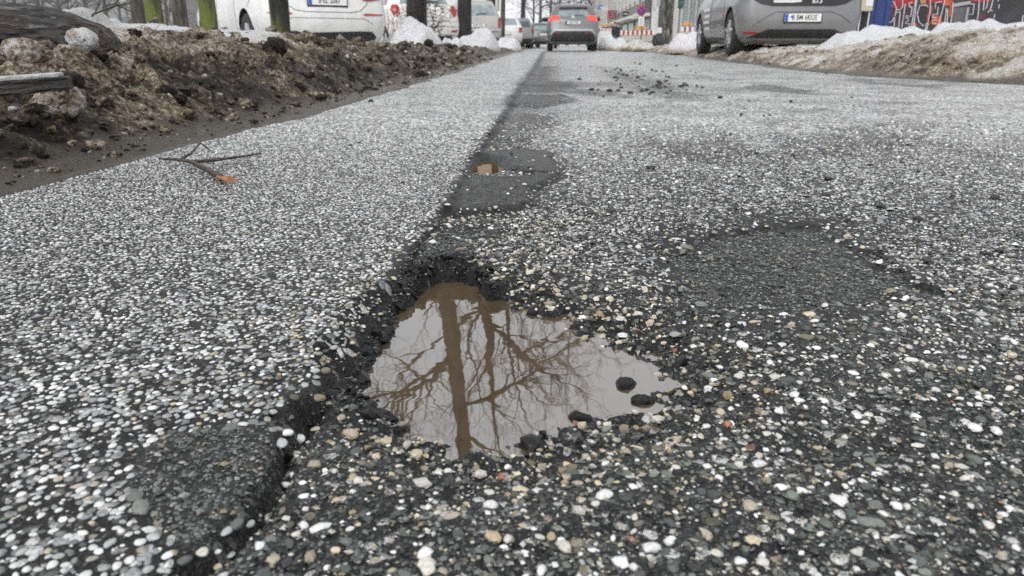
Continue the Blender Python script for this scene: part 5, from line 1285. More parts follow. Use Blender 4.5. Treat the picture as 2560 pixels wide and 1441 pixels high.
for px, Y, r0, H, lab, mt in ((1226, 27, .145, 12, 'third dark street tree rising behind the silver estate car', M_TRUNK), (1254, 31, .10, 10, 'slender brown street tree before the white car with roof snow', M_TRUNK2),
                              (1304, 46, .15, 12, 'dark street tree beside the greyish green off-roader', M_TRUNK), (1212, 60, .16, 12, 'distant dark tree between second and third street trees', M_FARTREE)):
    x0, _ = far_pt(px, 60, Y)
    tree(lab, [(x0, Y, 0), (x0 + .15, Y, H * .4), (x0 + .5, Y, H * .75), (x0 + .7, Y, H)], [r0, r0 * .9, r0 * .7, r0 * .45], int(px), auto=8, lvl=3, z0=4.2, blen=3.6, tmat=mt, kids=(4, 4, 3), rmin=.006)
x0, _ = far_pt(352, 60, 9.0)
tree('brown mossy tree trunk behind the leftmost mossy stake', [(x0, 9, 0), (x0 + .03, 9, 3), (x0 - .1, 9, 6)], [.10, .095, .06], 31, auto=6, lvl=2, z0=3, blen=2.2, tmat=M_TRUNK2, flare=1.15)
# right side tree, lichen on the side turned to the road
x0, _ = far_pt(1668, 60, 27)
tree('two-toned street tree with pale lichen beside the grey pole on the right', [(x0, 27, 0), (x0, 27, 3.5), (x0 - .1, 27, 6), (x0 - .1, 27, 7.6)], [.215, .21, .16, .10], 41, auto=6, lvl=3, z0=4, blen=2.2, tmat=M_TRUNK3, flare=1.1, kids=(4, 4, 3), rmin=.006)
# hazy trees at the end of the street and in the park on the left
fx = [(1345, 96, 13), (1372, 118, 15), (1395, 128, 14), (1330, 140, 16), (1418, 150, 15), (1448, 160, 15), (1470, 135, 12)]
for i, (px, Y, H) in enumerate(fx):
    x0, _ = far_pt(px, 60, Y)
    tree(['bare tree reaching over the dark car at the end of the street', 'bare tree far behind the left shoulder of the grey crossover', 'bare tree straight behind the grey crossover roof left side', 'palest bare tree at the left end of the street',
          'bare tree straight behind the grey crossover roof centre', 'bare tree far behind the grey crossover roof right side', 'bare tree far off beside the first pale building'][i],
         [(x0, Y, 0), (x0 + .3, Y, H * .3), (x0 + .2, Y, H * .7), (x0, Y, H)], [.24, .2, .15, .08], 60 + i, auto=12, lvl=3, z0=2.6, blen=5.2, tmat=M_FARTREE, lmat=M_FARTREE, kids=(4, 3, 3), rmin=.018, group='bare trees at the end of the street', name='bare_tree')
px_ = [(-60, 24, 6), (40, 30, 7), (95, 26, 5), (150, 34, 8), (215, 40, 9), (262, 30, 6), (300, 48, 10), (415, 36, 7), (440, 50, 9), (400, 60, 11), (20, 55, 10), (175, 60, 11)]
LB = ['bare bush at the left frame edge above the old log', 'bare bush above the left part of the old log', 'low bare bush left of the yellowish snow mound', 'bare tree over the yellowish snow mound', 'bare tree right of the yellowish snow mound top',
      'low bare bush above the right end of the old log', 'bare tree left of the street lamp', 'bare bush between leftmost mossy stake and bark stake', 'bare tree close behind the bark stake', 'distant bare tree between two stakes', 'distant bare tree above the torn end of the log', 'distant bare tree above the yellowish mound']
for i, (px, Y, H) in enumerate(px_):
    x0, _ = far_pt(px, 60, Y)
    tree(LB[i], [(x0, Y, 0), (x0 + .1, Y, H * .25), (x0 + .2, Y, H * .55), (x0, Y, H * .8)], [.09, .075, .05, .025], 80 + i, auto=13, lvl=2, z0=.25, blen=3.0, tmat=M_FARTREE, lmat=M_FARTREE, kids=(5, 4), rmin=.008, group='bare trees and bushes in the park on the left', name='bare_tree')

# ---- wooden stakes guarding the young trees
M_STAKE1 = bark_material('mossy_wood', (.05, .045, .03), (.10, .095, .06), 1.0, (.115, .15, .018), 16); M_STAKE2 = bark_material('grey_bark_wood', (.065, .058, .046), (.14, .125, .10), .22, (.10, .12, .02), 22)
M_STAKE3 = bark_material('half_mossy_dark_wood', (.014, .013, .011), (.035, .033, .028), .38, (.085, .105, .015), 14)
def stake(px, py, Y, r, mat, lab, lean=0.0):
    x0, zb = far_pt(px, py, Y); zb -= .12; H = 2.3
    root = empty('wooden_stake', (x0, Y, zb)); tag(root, lab, 'wooden stake', 'wooden stakes in the snow before the white hatchback')
    P = [(lean * z / H + .004 * math.sin(z * 5), 0, z) for z in np.linspace(0, H, 26)]
    tubes_mesh('post', [(P, [r * (1 + .03 * math.sin(z[2] * 7 + px)) for z in P])], mat, root)
    bm = bmesh.new(); add_cyl(bm, (lean, 0, H - .01), (lean, 0, H + .035), r * 1.01, r * .8, 16); bm_obj('cap', bm, mat, root)
stake(390, 76, 5.3, .056, M_STAKE1, 'leftmost bright mossy stake beside the brown tree trunk')
stake(455, 90, 4.4, .043, M_STAKE2, 'grey stake with cracked bark before the front wheel of the white hatchback')
stake(524, 78, 5.2, .058, M_STAKE1, 'bright green mossy stake before the door of the white hatchback')
stake(702, 78, 6.1, .076, M_STAKE3, 'thick dark stake with a mossy left side right of the rear wheel')

# ---- twigs sticking out of the snow
def bush_twig(name, pts_list, Y, rad, lab, cat='twig'):
    P0 = far_pt(*pts_list[0][0], Y); root = empty(name, (P0[0], Y, P0[1])); tag(root, lab, cat)
    polys = []
    for pl in pts_list:
        q = [far_pt(a, b, Y) for a, b in pl]; polys.append(([(x - P0[0], .03 * i, z - P0[1]) for i, (x, z) in enumerate(q)], list(np.linspace(rad, rad * .5, len(q)))))
    for k, (p, r) in enumerate(polys): tubes_mesh('stem', [(p, r)], M_BRANCH, root)
bush_twig('dead_twig', [[(230, 42), (228, 30), (222, 12), (217, -8)], [(230, 38), (250, 24), (272, 12), (290, 6), (304, -8)], [(258, 20), (258, 12), (262, 9)], [(286, 8), (300, 20), (313, 31)]], 2.9, .0042, 'thin forked black twig sticking up from the yellowish snow mound')
bush_twig('dead_twig', [[(335, 132), (345, 110), (360, 82), (368, 60)], [(337, 128), (342, 118), (352, 112), (349, 124)]], 2.75, .0022, 'fine dry stem in the snow right of the old log')
bush_twig('dead_twig', [[(553, 120), (550, 110), (546, 103)]], 3.1, .003, 'short black twig end in the dirty snow below the mossy stakes')
for i in range(9):
    a = 965 + 55 * RNG.uniform(); bush_twig('dead_twig', [[(a, 88), (a + 4, 60), (a + RNG.uniform(-8, 14), 36), (a + RNG.uniform(-14, 20), 22)], [(a + 3, 62), (a + RNG.uniform(-12, 16), 48)]], 11.2, .0045, 'thin bare stem of a shrub in the snow left of the first dark street tree') if i else None
for o in [o for o in COL.objects if o.name.startswith('dead_twig') and 'shrub in the snow' in o.get('label', '')]: o['group'] = 'bare shrub stems before the first dark street tree'
# a dark chunk of bark on the crest
X, Z = far_pt(520, 98, 3.35); o = log_mesh('bark_chunk', [(X - .030, 3.35, Z - .006), (X - .012, 3.35, Z - .004), (X + .012, 3.34, Z + .002), (X + .026, 3.33, Z + .020)], [.007, .012, .014, .009], M_BARK, 20, 24, 5, 1.0)
tag(o, 'black chunk of bark lying on the pale snow below the green stake', 'bark chunk')
# ivy at the foot of the first tree
x0, z0_ = far_pt(1048, 62, 14.15); rg = np.random.default_rng(8); out = []
for k in range(70):
    a = rg.uniform(0, 6.28); grow(np.array([x0 + rg.uniform(-.1, .35), 14.1 + rg.uniform(-.1, .1), .45 + rg.uniform(-.3, .5)]), np.array([math.cos(a), math.sin(a) * .4, rg.uniform(-.5, .5)]), rg.uniform(.2, .45), .008, 1, out, rg, 0, .35, (4,), n=5)
o = tubes_mesh('ivy', out, M_BRANCH); tag(o, 'tangled dark ivy stems around the foot of the first street tree', 'ivy')

# ------------------------------------------------------------------ right side of the street
M_PALE = simple('pale_plaster', (.52, .50, .46), .8, noise=.12, scale=.7); M_BROWNWALL = simple('brown_grey_stone', (.22, .20, .185), .8, noise=.18, scale=.8); M_WHITEWALL = simple('white_plaster', (.62, .61, .59), .8, noise=.1, scale=.8)
M_DARKWALL = simple('dark_brown_cladding', (.035, .028, .027), .6); M_GREENGLASS = simple('pale_green_glass', (.27, .32, .30), .2, noise=.18, scale=.5); M_PANE = simple('window_pane', (.10, .12, .125), .1, 0, .8, noise=.3, scale=.4)
M_PILASTER = simple('pale_pilaster', (.55, .55, .54), .7); M_GREYWALL = simple('grey_facade', (.26, .255, .25), .8, noise=.15, scale=.5); M_ROOF = simple('dark_roof', (.09, .08, .08), .7)
M_POLE = simple('pole_grey', (.11, .125, .125), .5, noise=.2, scale=6); M_DKPOLE = simple('pole_dark', (.03, .035, .035), .5)
FX = 9.0
def building(label, ya, yb, H, wall, floors, win, x=FX, depth=9, pil=None, ground=None, frame=M_PILASTER):
    root = empty('building', (x, (ya + yb) / 2, 0)); tag(root, label, 'building', 'buildings along the right side of the street'); Wd = yb - ya
    bm = bmesh.new(); add_box(bm, (depth / 2, 0, H / 2), (depth, Wd - .02, H)); bm_obj('wall', bm, wall, root)
    bm = bmesh.new(); add_box(bm, (depth / 2 - .2, 0, H + .15), (depth + .7, Wd - .03, .3)); bm_obj('cornice', bm, frame, root)
    nw, ww, hw, z1, fh = win
    bm = bmesh.new()
    for a in (-1, 1):
        add_box(bm, (0, a * (ww / 2 + .05), 0), (.10, .10, hw + .2)); add_box(bm, (0, 0, a * (hw / 2 + .05)), (.10, ww, .10))
    add_box(bm, (.01, 0, 0), (.07, .06, hw)); fr = bm_obj('window', bm, frame, None, False, True)
    bm = bmesh.new(); add_box(bm, (0, 0, 0), (.04, ww, hw)); pn = bm_obj('pane', bm, M_PANE, None, False, True)
    for f in range(floors):
        for k in range(nw):
            o = link(bpy.data.objects.new('window', fr), root); o.location = (-.04, -Wd / 2 + Wd * (k + .5) / nw, z1 + f * fh)
            q = link(bpy.data.objects.new('pane', pn), o); q.location = (.025, 0, 0)
    if pil:
        bm = bmesh.new(); add_box(bm, (-.14, 0, (H + pil) / 2), (.26, .5, H - pil)); pm = bm_obj('pilaster', bm, M_PILASTER, None, False, True)
        for k in range(nw + 1):
            o = link(bpy.data.objects.new('pilaster', pm), root); o.location = (0, -Wd / 2 + .27 + (Wd - .54) * k / nw, 0)
    if ground:
        aw, sh = ground
        bm = bmesh.new(); add_box(bm, (-.55, 0, 2.75), (1.1, Wd * .82, .28), None, .03); bm_obj('awning', bm, aw, root)
        bm = bmesh.new(); add_box(bm, (-.03, 0, 1.3), (.05, 1, 2.2)); sm = bm_obj('shop_window', bm, sh, None, False, True); nn = 4
        for k in range(nn):
            o = link(bpy.data.objects.new('shop_window', sm), root); o.location = (0, -Wd / 2 + Wd * (k + .5) / nn, 0); o.scale = (1, Wd / nn * .72, 1)
    return root
building('pale cream building at the far right end of the street', 118, 165, 13, M_PALE, 3, (9, 1.6, 1.9, 5.2, 3.1), ground=(M_WHITEWALL, M_PANE))
building('grey stone building with a large red shop sign', 101, 117.5, 15, M_BROWNWALL, 3, (5, 1.4, 2.0, 5.4, 3.2), ground=(M_WHITEWALL, M_PANE))
building('brown grey building with white pilasters and a pale awning', 73, 100.5, 16, M_BROWNWALL, 3, (6, 2.4, 2.8, 5.9, 3.4), pil=4.0, ground=(M_WHITEWALL, M_GREENGLASS))
building('narrow dark brown house between stone and white facades', 68.2, 72.6, 15, M_DARKWALL, 3, (2, 1.1, 1.8, 5.4, 3.2), ground=(M_WHITEWALL, M_PANE))
building('white house front behind the grey pole', 60.5, 67.8, 14, M_WHITEWALL, 3, (2, .9, 2.0, 4.2, 3.2))
building('grey house behind the two-toned street tree', 52.5, 60.2, 14, M_PALE, 3, (3, 1.3, 1.9, 4.6, 3.1))
building('pale green glass-fronted building behind the traffic lights', 40, 52.0, 12, M_GREENGLASS, 3, (5, 2.0, 2.6, 1.75, 3.2), frame=simple('pale_frame', (.42, .45, .43), .5))
# buildings across the park on the left, and closing the street
def far_block(label, x, y, w, h, mat, nwx, nf):
    root = empty('building', (x, y, 0)); tag(root, label, 'building', 'distant blocks beyond the park')
    bm = bmesh.new(); add_box(bm, (0, 4, h / 2), (w, 8, h)); bm_obj('wall', bm, mat, root)
    bm = bmesh.new(); add_box(bm, (0, 4, h + .2), (w + .5, 8.5, .4)); bm_obj('roof', bm, M_ROOF, root)
    bm = bmesh.new(); add_box(bm, (0, 0, 0), (1.3, .12, 1.6)); wm = bm_obj('window', bm, M_PANE, None, False, True)
    for f in range(nf):
        for k in range(nwx):
            o = link(bpy.data.objects.new('window', wm), root); o.location = (-w / 2 + w * (k + .5) / nwx, -.03, 1.9 + 3 * f)
far_block('grey brown block across the park behind the old log', -53, 72, 34, 9, M_GREYWALL, 11, 3)
far_block('low grey block across the park behind the stakes', -32, 95, 26, 7, simple('grey_brown_plaster', (.23, .215, .20), .8, noise=.15, scale=.4), 9, 2)
far_block('pale block closing the view behind the small hatchback', -21, 150, 22, 9, M_PALE, 8, 3)

# ---- street furniture
def pole(name, label, px, Y, r, H, mat, cat, zb=0.0):
    x0, _ = far_pt(px, 80, Y); root = empty(name, (x0, Y, zb)); tag(root, label, cat)
    bm = bmesh.new(); add_cyl(bm, (0, 0, 0), (0, 0, H), r, r * .9, 14); bm_obj('pole', bm, mat, root, True); return root
# lamp in the park
rt = pole('street_lamp', 'park lamp with a round white globe behind the snow heap', 324, 40, .07, 2.35, M_POLE, 'street lamp')
bm = bmesh.new(); bmesh.ops.create_uvsphere(bm, u_segments=20, v_segments=12, radius=.23, matrix=Matrix.Translation((-.12, 0, 2.55))); bm_obj('globe', bm, simple('opal_globe', (.72, .71, .62), .3), rt, True)
# grey pole by the tree, with stickers
rt = pole('sign_pole', 'thick grey pole left of the two-toned street tree', 1649, 26.5, .075, 4.6, M_POLE, 'pole')
bm = bmesh.new(); add_box(bm, (-.10, -.03, 1.62), (.13, .05, .30), None, .01); bm_obj('control_box', bm, simple('box_grey', (.35, .34, .34), .5), rt)
bm = bmesh.new(); add_cyl(bm, (0, 0, .60), (0, 0, .78), .0765, None, 14, False); bm_obj('sticker', bm, M_PRINT, rt)
# no stopping sign with a plate below
Ys = 38; rt = pole('traffic_sign', 'round blue and red no stopping sign on a post', 1603, Ys, .028, 2.25, M_POLE, 'traffic sign')
zc = far_pt(1600, 28, Ys)[1]
bm = bmesh.new(); add_cyl(bm, (-.05, -.035, zc), (-.05, -.055, zc), .23, None, 28); sg = bm_obj('sign_disc', bm, simple('sign_red', (.42, .02, .03), .4), rt)
bm = bmesh.new(); add_cyl(bm, (-.05, -.054, zc), (-.05, -.059, zc), .19, None, 28); bm_obj('blue_field', bm, simple('sign_blue', (.02, .035, .26), .4), sg)
bm = bmesh.new()
for a in (45, -45): add_box(bm, (-.05, -.060 - .001 * (a > 0), zc), (.38, .003, .045), Matrix.Rotation(R(a), 3, 'Y'))
bm_obj('cross', bm, simple('sign_red2', (.45, .02, .03), .4), sg)
bm = bmesh.new()
for sx, sz in ((.09, .035), (.07, -.10)):
    f = bm.faces.new([bm.verts.new((-.05 + sx + a, -.064, zc + sz + b)) for a, b in ((-.05, -.03), (.05, 0), (-.05, .04))]); bmesh.ops.extrude_face_region(bm, geom=[f])
bm_obj('arrow', bm, M_PRINT, sg)
z2 = far_pt(1600, 54, Ys)[1]; bm = bmesh.new(); add_box(bm, (-.03, -.04, z2), (.27, .012, .42), None, .004); pl = bm_obj('info_plate', bm, M_PRINT, rt)
bm = bmesh.new()
for k in range(4): add_box(bm, (-.03, -.048, z2 + .13 - k * .085), (.17, .003, .022))
bm_obj('plate_text', bm, M_INK, pl)
# lantern
rt = pole('street_lantern', 'small black lantern post before the pale awning', 1585, 52, .045, 1.55, M_DKPOLE, 'lantern'); bm = bmesh.new(); add_cyl(bm, (0, 0, 1.5), (0, 0, 1.72), .07, .13, 8); add_cyl(bm, (0, 0, 1.72), (0, 0, 1.82), .15, .02, 8); bm_obj('lantern_head', bm, M_DKPOLE, rt)
# projecting shop signs
def shop_sign(px, py, Y, w, h, mat, label, extra=None):
    x0, z = far_pt(px, py, Y); root = empty('shop_sign', (x0, Y, z)); tag(root, label, 'shop sign')
    bm = bmesh.new(); add_box(bm, (0, 0, 0), (w, .12, h), None, .01); bm_obj('board', bm, mat, root)
    bm = bmesh.new(); add_box(bm, ((w / 2 + (FX - x0)) / 2, .02, h * .3), (max(.05, FX - x0 - w / 2 + .1), .04, .04)); bm_obj('bracket', bm, M_DKPOLE, root)
    return root
s1 = shop_sign(1564, 36, 86, .68, .56, simple('sign_black', (.012, .016, .022), .4), 'black projecting shop sign with pale writing')
for k, (dx, w) in enumerate(((-.14, .14), (.02, .12), (.17, .12))):
    bm = bmesh.new(); add_box(bm, (dx, -.064, .03 - .01 * k), (w, .006, .12), Matrix.Rotation(R(12), 3, 'Y'), .003); bm_obj('sign_mark', bm, simple('pale_blue_print', (.42, .48, .60), .5) if k == 0 else M_PRINT, s1)
s2 = shop_sign(1530, 37, 100, 1.15, 1.05, simple('sign_plum', (.13, .025, .045), .5), 'plum red projecting shop sign with a bright red edge')
bm = bmesh.new(); add_box(bm, (-.46, -.066, 0), (.22, .01, 1.03)); bm_obj('edge_stripe', bm, simple('bright_red', (.50, .06, .05), .5), s2)
bm = bmesh.new()
for k in range(3): add_box(bm, (.12, -.064, .30 - k * .3), (.62, .006, .11), Matrix.Rotation(R(4 * k - 4), 3, 'Y'))
bm_obj('sign_mark', bm, simple('pink_print', (.42, .22, .27), .5), s2)
s3 = shop_sign(1501, 18, 120, .75, .75, simple('sign_blue3', (.16, .24, .55), .5), 'small blue projecting sign far along the street'); s4 = shop_sign(1511, 22, 112, 1.0, .55, M_WHITEWALL, 'white projecting canopy sign far along the street')
# red arrow board with yellow lamps
M_AMBER = simple('amber_lens', (.62, .28, .03), .25); M_SIGNRED = simple('reflective_red', (.34, .035, .03), .4); M_CREAM = simple('reflective_white', (.66, .65, .62), .45)
Ya = 32; x0, za = far_pt(1514, 88, Ya); rt = empty('arrow_board', (x0, Ya, 0)); tag(rt, 'white warning board with two red arrowheads and yellow lamps', 'warning board')
bm = bmesh.new(); add_box(bm, (0, 0, za), (.47, .05, .52), None, .02); bm_obj('board', bm, M_CREAM, rt)
for sg in (-1, 1):
    bm = bmesh.new(); f = bm.faces.new([bm.verts.new((sg * a, -.028, za + b)) for a, b in ((.055, -.21), (.16, -.10), (.055, .02))]); bmesh.ops.extrude_face_region(bm, geom=[f]); bm_obj('arrowhead', bm, M_SIGNRED, rt)
bm = bmesh.new()
for k in range(3): add_box(bm, (-.15 + .15 * k, -.029, za + .20), (.09, .006, .05), Matrix.Rotation(R(-32), 3, 'Y'))
bm_obj('stripe', bm, simple('faded_orange', (.5, .16, .09), .5), rt)
bm = bmesh.new(); add_box(bm, (.0, 0, za + .285), (.30, .06, .05), None, .008); bm_obj('battery_box', bm, simple('box_blue', (.03, .06, .22), .5), rt)
for k in range(3):
    bm = bmesh.new(); add_cyl(bm, (-.15 + .14 * k, -.03, za + .375 + .015 * (k == 2)), (-.15 + .14 * k, .03, za + .375 + .015 * (k == 2)), .06, None, 16); bm_obj('lamp', bm, M_AMBER, rt)
for sg in (-1, 1): bm = bmesh.new(); add_cyl(bm, (sg * .17, .03, .0), (sg * .17, .03, za - .2), .02, None, 8); bm_obj('leg', bm, M_POLE, rt)
# red and white barrier
def barrier(px0, px1, py0, py1, Y, nseg, label, lamps, colr):
    xa, zt = far_pt(px0, py0, Y); xb, zb = far_pt(px1, py1, Y); w = xb - xa; h = zt - zb; cx = (xa + xb) / 2; cz = (zt + zb) / 2
    root = empty('road_barrier', (cx, Y, 0)); tag(root, label, 'barrier')
    for k in range(nseg):
        bm = bmesh.new(); add_box(bm, (-w / 2 + w * (k + .5) / nseg, 0, cz), (w / nseg - .002, .035, h)); bm_obj('panel', bm, colr if k % 2 else M_CREAM, root)
    bm = bmesh.new(); add_box(bm, (0, .03, cz - h * .5 - .16), (w * .96, .02, .26)); bm_obj('lower_board', bm, simple('dirty_cream', (.46, .44, .39), .7, noise=.15, scale=3), root)
    for sg in (-1, 1): bm = bmesh.new(); add_box(bm, (sg * w * .42, .06, cz * .5), (.05, .04, cz)); bm_obj('leg', bm, M_POLE, root)
    for dx, dz, rr_ in lamps:
        bm = bmesh.new(); add_cyl(bm, (dx, -.04, zt + dz), (dx, .04, zt + dz), rr_, None, 16); add_box(bm, (dx, 0, zt + dz - rr_ - .02), (.08, .05, .05)); bm_obj('lamp', bm, M_AMBER, root)
    return root
barrier(1551, 1636, 76, 88, 40, 15, 'red and white striped road barrier with yellow lamps', [(-.08, .10, .07), (.12, .15, .085), (.33, .13, .085)], M_SIGNRED)
barrier(1703, 1734, 68, 79, 36, 5, 'grey barrier with yellow lamps behind the snow heap on the right', [(-.16, .13, .06), (-.02, .16, .08), (.16, .13, .05)], simple('faded_plum', (.22, .06, .08), .6))
# traffic lights
def signal(px, py, Y, lit, label, H=None, lenses=((0, .0),), hh=.42):
    x0, z = far_pt(px, py, Y); root = empty('traffic_light', (x0, Y, 0)); tag(root, label, 'traffic light')
    bm = bmesh.new(); add_cyl(bm, (.0, .09, 0), (.0, .09, z + .4), .045, None, 12); bm_obj('pole', bm, M_POLE, root)
    bm = bmesh.new(); add_box(bm, (0, 0, z + .10), (.26, .14, hh), None, .03); bm_obj('housing', bm, simple('signal_green', (.015, .05, .045), .5), root)
    bm = bmesh.new(); add_cyl(bm, (0, -.07, z), (0, -.09, z), .09, None, 20); bm_obj('lens', bm, simple('green_signal', (.05, .5, .42), .3, emit=(.10, 1.0, .85), estr=1.1) if lit else simple('dark_lens', (.02, .10, .08), .3), root)
    bm = bmesh.new(); add_cyl(bm, (0, -.07, z + .20), (0, -.08, z + .20), .08, None, 20); bm_obj('lens', bm, simple('dark_lens2', (.05, .02, .02), .3), root)
    return root
signal(1746, 51, 44, True, 'traffic light showing a bright turquoise green disc'); signal(1762, 50, 47, False, 'unlit traffic light right of the lit green one'); signal(1702, 8, 38, False, 'tall dark traffic light with stickers on its pole', hh=.7)
# rubbish bag at the pole
X, Z = far_pt(1646, 86, 26.2); o = rock_mesh('rubbish_bag', 5, 61, .5, 1.9, simple('black_film', (.02, .021, .026), .22, noise=.3, scale=9, bump=.6), (.8, .7, 1.0)); o.location = (X, 26.2, .30); o.scale = (.24, .24, .26)
tag(o, 'shiny crumpled black rubbish bag at the foot of the grey pole', 'rubbish bag')
# poster column edge behind the grey hatchback
x0, _ = far_pt(1790, 20, 22); rt = empty('advertising_column', (x0 + .2, 22, 0)); tag(rt, 'advertising column with orange and purple stripes behind the grey hatchback', 'advertising column')
bm = bmesh.new(); add_cyl(bm, (0, 0, 0), (0, 0, 2.8), .28, None, 28); bm_obj('column', bm, simple('column_brown', (.22, .10, .05), .6), rt)
for k, (a, cc) in enumerate(((-.11, (.42, .10, .14)), (-.02, (.48, .25, .36)), (.07, (.06, .05, .22)))):
    bm = bmesh.new(); add_box(bm, (a, -.27, 1.6), (.085, .06, 1.7)); bm_obj('poster_stripe', bm, simple('poster%d' % k, cc, .6), rt)
# pedestrian in dark clothes far off
def person(x, y, label):
    pts = [(0, 0, .93), (0, .01, 1.15), (0, .01, 1.40), (0, 0, 1.50), (0, -.01, 1.60), (0, -.01, 1.70), (.10, 0, .90), (.12, .10, .50), (.11, .06, .06), (.11, -.06, .03), (-.10, 0, .90), (-.10, -.08, .50), (-.10, -.02, .06), (-.10, -.14, .03),
           (.19, .01, 1.38), (.24, .02, 1.12), (.22, -.06, .88), (-.19, .01, 1.38), (-.24, .0, 1.12), (-.21, -.08, .88)]
    ed = [(0, 1), (1, 2), (2, 3), (3, 4), (4, 5), (0, 6), (6, 7), (7, 8), (8, 9), (0, 10), (10, 11), (11, 12), (12, 13), (2, 14), (14, 15), (15, 16), (2, 17), (17, 18), (18, 19)]
    rd = [.16, .17, .17, .07, .09, .075, .10, .075, .055, .04, .10, .075, .055, .04, .075, .06, .045, .075, .06, .045]
    me = bpy.data.meshes.new('person'); me.from_pydata(pts, ed, []); o = link(bpy.data.objects.new('person', me))
    sm = o.modifiers.new('s', 'SKIN'); 
    for i, r in enumerate(rd): me.skin_vertices[0].data[i].radius = (r, r)
    me.skin_vertices[0].data[0].use_root = True
    o.modifiers.new('ss', 'SUBSURF').levels = 1
    dg = bpy.context.evaluated_depsgraph_get(); m2 = bpy.data.meshes.new_from_object(o.evaluated_get(dg)); o.modifiers.clear(); o.data = m2
    skin = simple('skin', (.42, .26, .19), .6); coat = simple('dark_coat', (.014, .016, .02), .8); m2.materials.clear(); m2.materials.append(coat); m2.materials.append(skin)
    for p in m2.polygons: p.use_smooth = True; p.material_index = 1 if p.center.z > 1.5 else 0
    o.location = (x, y, 0); tag(o, label, 'person')
    h = rock_mesh('hair', 3, 2, .05, 2, simple('brown_hair', (.05, .03, .02), .7), (.10, .105, .085)); h.parent = o; h.location = (0, .01, 1.71)
    return o
x0, _ = far_pt(1537, 80, 56); person(x0, 56, 'person in a dark coat walking behind the arrow board')
x0, _ = far_pt(1545, 80, 58); person(x0, 58, 'person in dark clothes right behind the other walker')

# ---- graffiti wall, blue panel, cream box
Yw = 13.4; xa, _ = far_pt(2226, 40, Yw); xb, _ = far_pt(2900, 40, Yw); zt = 2.4
rt = empty('graffiti_wall', ((xa + xb) / 2, Yw, 0)); tag(rt, 'dark wall covered with white outlined red and black graffiti', 'wall'); Ww = xb - xa; ox = (xa + xb) / 2
bm = bmesh.new(); add_box(bm, (0, .1, zt / 2), (Ww, .2, zt)); bm_obj('wall_face', bm, simple('wall_black', (.028, .026, .028), .6, noise=.5, scale=3), rt)
zp = lambda zx, zy: (lambda q: (q[0] - ox, q[1]))(far_pt(2130 + zx / 5.953, zy / 5.955, Yw))
def field(poly, mat, lay):
    bm = bmesh.new(); f = bm.faces.new([bm.verts.new((x, -.003 * lay, z)) for x, z in [zp(a, b) for a, b in poly]])
    bmesh.ops.recalc_face_normals(bm, faces=[f])
    f.normal_update()
    if f.normal.y > 0: f.normal_flip()
    bm_obj('paint_field', bm, mat, rt)
G_R = simple('spray_red', (.30, .02, .025), .6, noise=.3, scale=5); G_O = simple('spray_orange', (.42, .085, .03), .6, noise=.45, scale=7); G_B = simple('spray_brown', (.06, .022, .02), .6, noise=.4, scale=6); G_G = simple('spray_grey', (.09, .088, .088), .6, noise=.3, scale=6); G_T = simple('spray_tan', (.35, .2, .08), .6); G_W = simple('spray_white', (.52, .50, .54), .6, noise=.2, scale=9)
field([(575, -260), (1000, -260), (980, 40), (760, 110), (640, 130), (585, 110)], G_R, 1); field([(1000, -260), (1110, -260), (1100, 55), (1020, 55)], G_T, 1); field([(1120, -260), (1500, -260), (1490, 60), (1200, 40), (1120, 90)], G_R, 1)
field([(1370, -200), (1500, -200), (1500, 120), (1470, 280), (1440, 240), (1450, 80), (1370, 90)], G_O, 2); field([(1110, 230), (1180, 240), (1300, 240), (1340, 330), (1200, 380), (1120, 330)], G_O, 1); field([(560, 150), (640, 140), (630, 240), (570, 300)], G_B, 1)
field([(780, 150), (860, 150), (840, 400), (760, 420)], G_B, 1); field([(1150, 100), (1200, 90), (1180, 300), (1110, 430)], G_R, 1); field([(910, 330), (960, 360), (930, 440), (890, 440)], G_O, 1); field([(1510, 120), (1690, 110), (1670, 420), (1480, 400)], G_G, 1)
field([(1890, 210), (2060, 200), (2040, 290), (1880, 320)], G_B, 1); field([(1770, -200), (2100, -200), (2080, 20), (1900, 30), (1780, 20)], G_R, 1); field([(1050, 70), (1130, 100), (1090, 340), (1040, 370), (1000, 320), (1000, 120)], simple('spray_black', (.012, .012, .013), .5), 3)
def stroke(pts, w=12, mat=G_W):
    q = [Vector((zp(a, b)[0], zp(a, b)[1])) for a, b in pts]; ww = w / 5.95 / 1900 * Yw / 2 * 1.05; A = []; B = []
    for i, p in enumerate(q):
        d = (q[min(i + 1, len(q) - 1)] - q[max(0, i - 1)]).normalized(); n = Vector((-d.y, d.x)) * ww; A.append(p + n); B.append(p - n)
    bm = bmesh.new(); va = [bm.verts.new((p.x, -.014, p.y)) for p in A]; vb = [bm.verts.new((p.x, -.014, p.y)) for p in B]
    for i in range(len(q) - 1):
        f = bm.faces.new((va[i], va[i + 1], vb[i + 1], vb[i]))
    bmesh.ops.recalc_face_normals(bm, faces=bm.faces[:]); bm.normal_update()
    if sum(f.normal.y for f in bm.faces) > 0: bmesh.ops.reverse_faces(bm, faces=bm.faces[:])
    bm_obj('graffiti_stroke', bm, mat, rt)
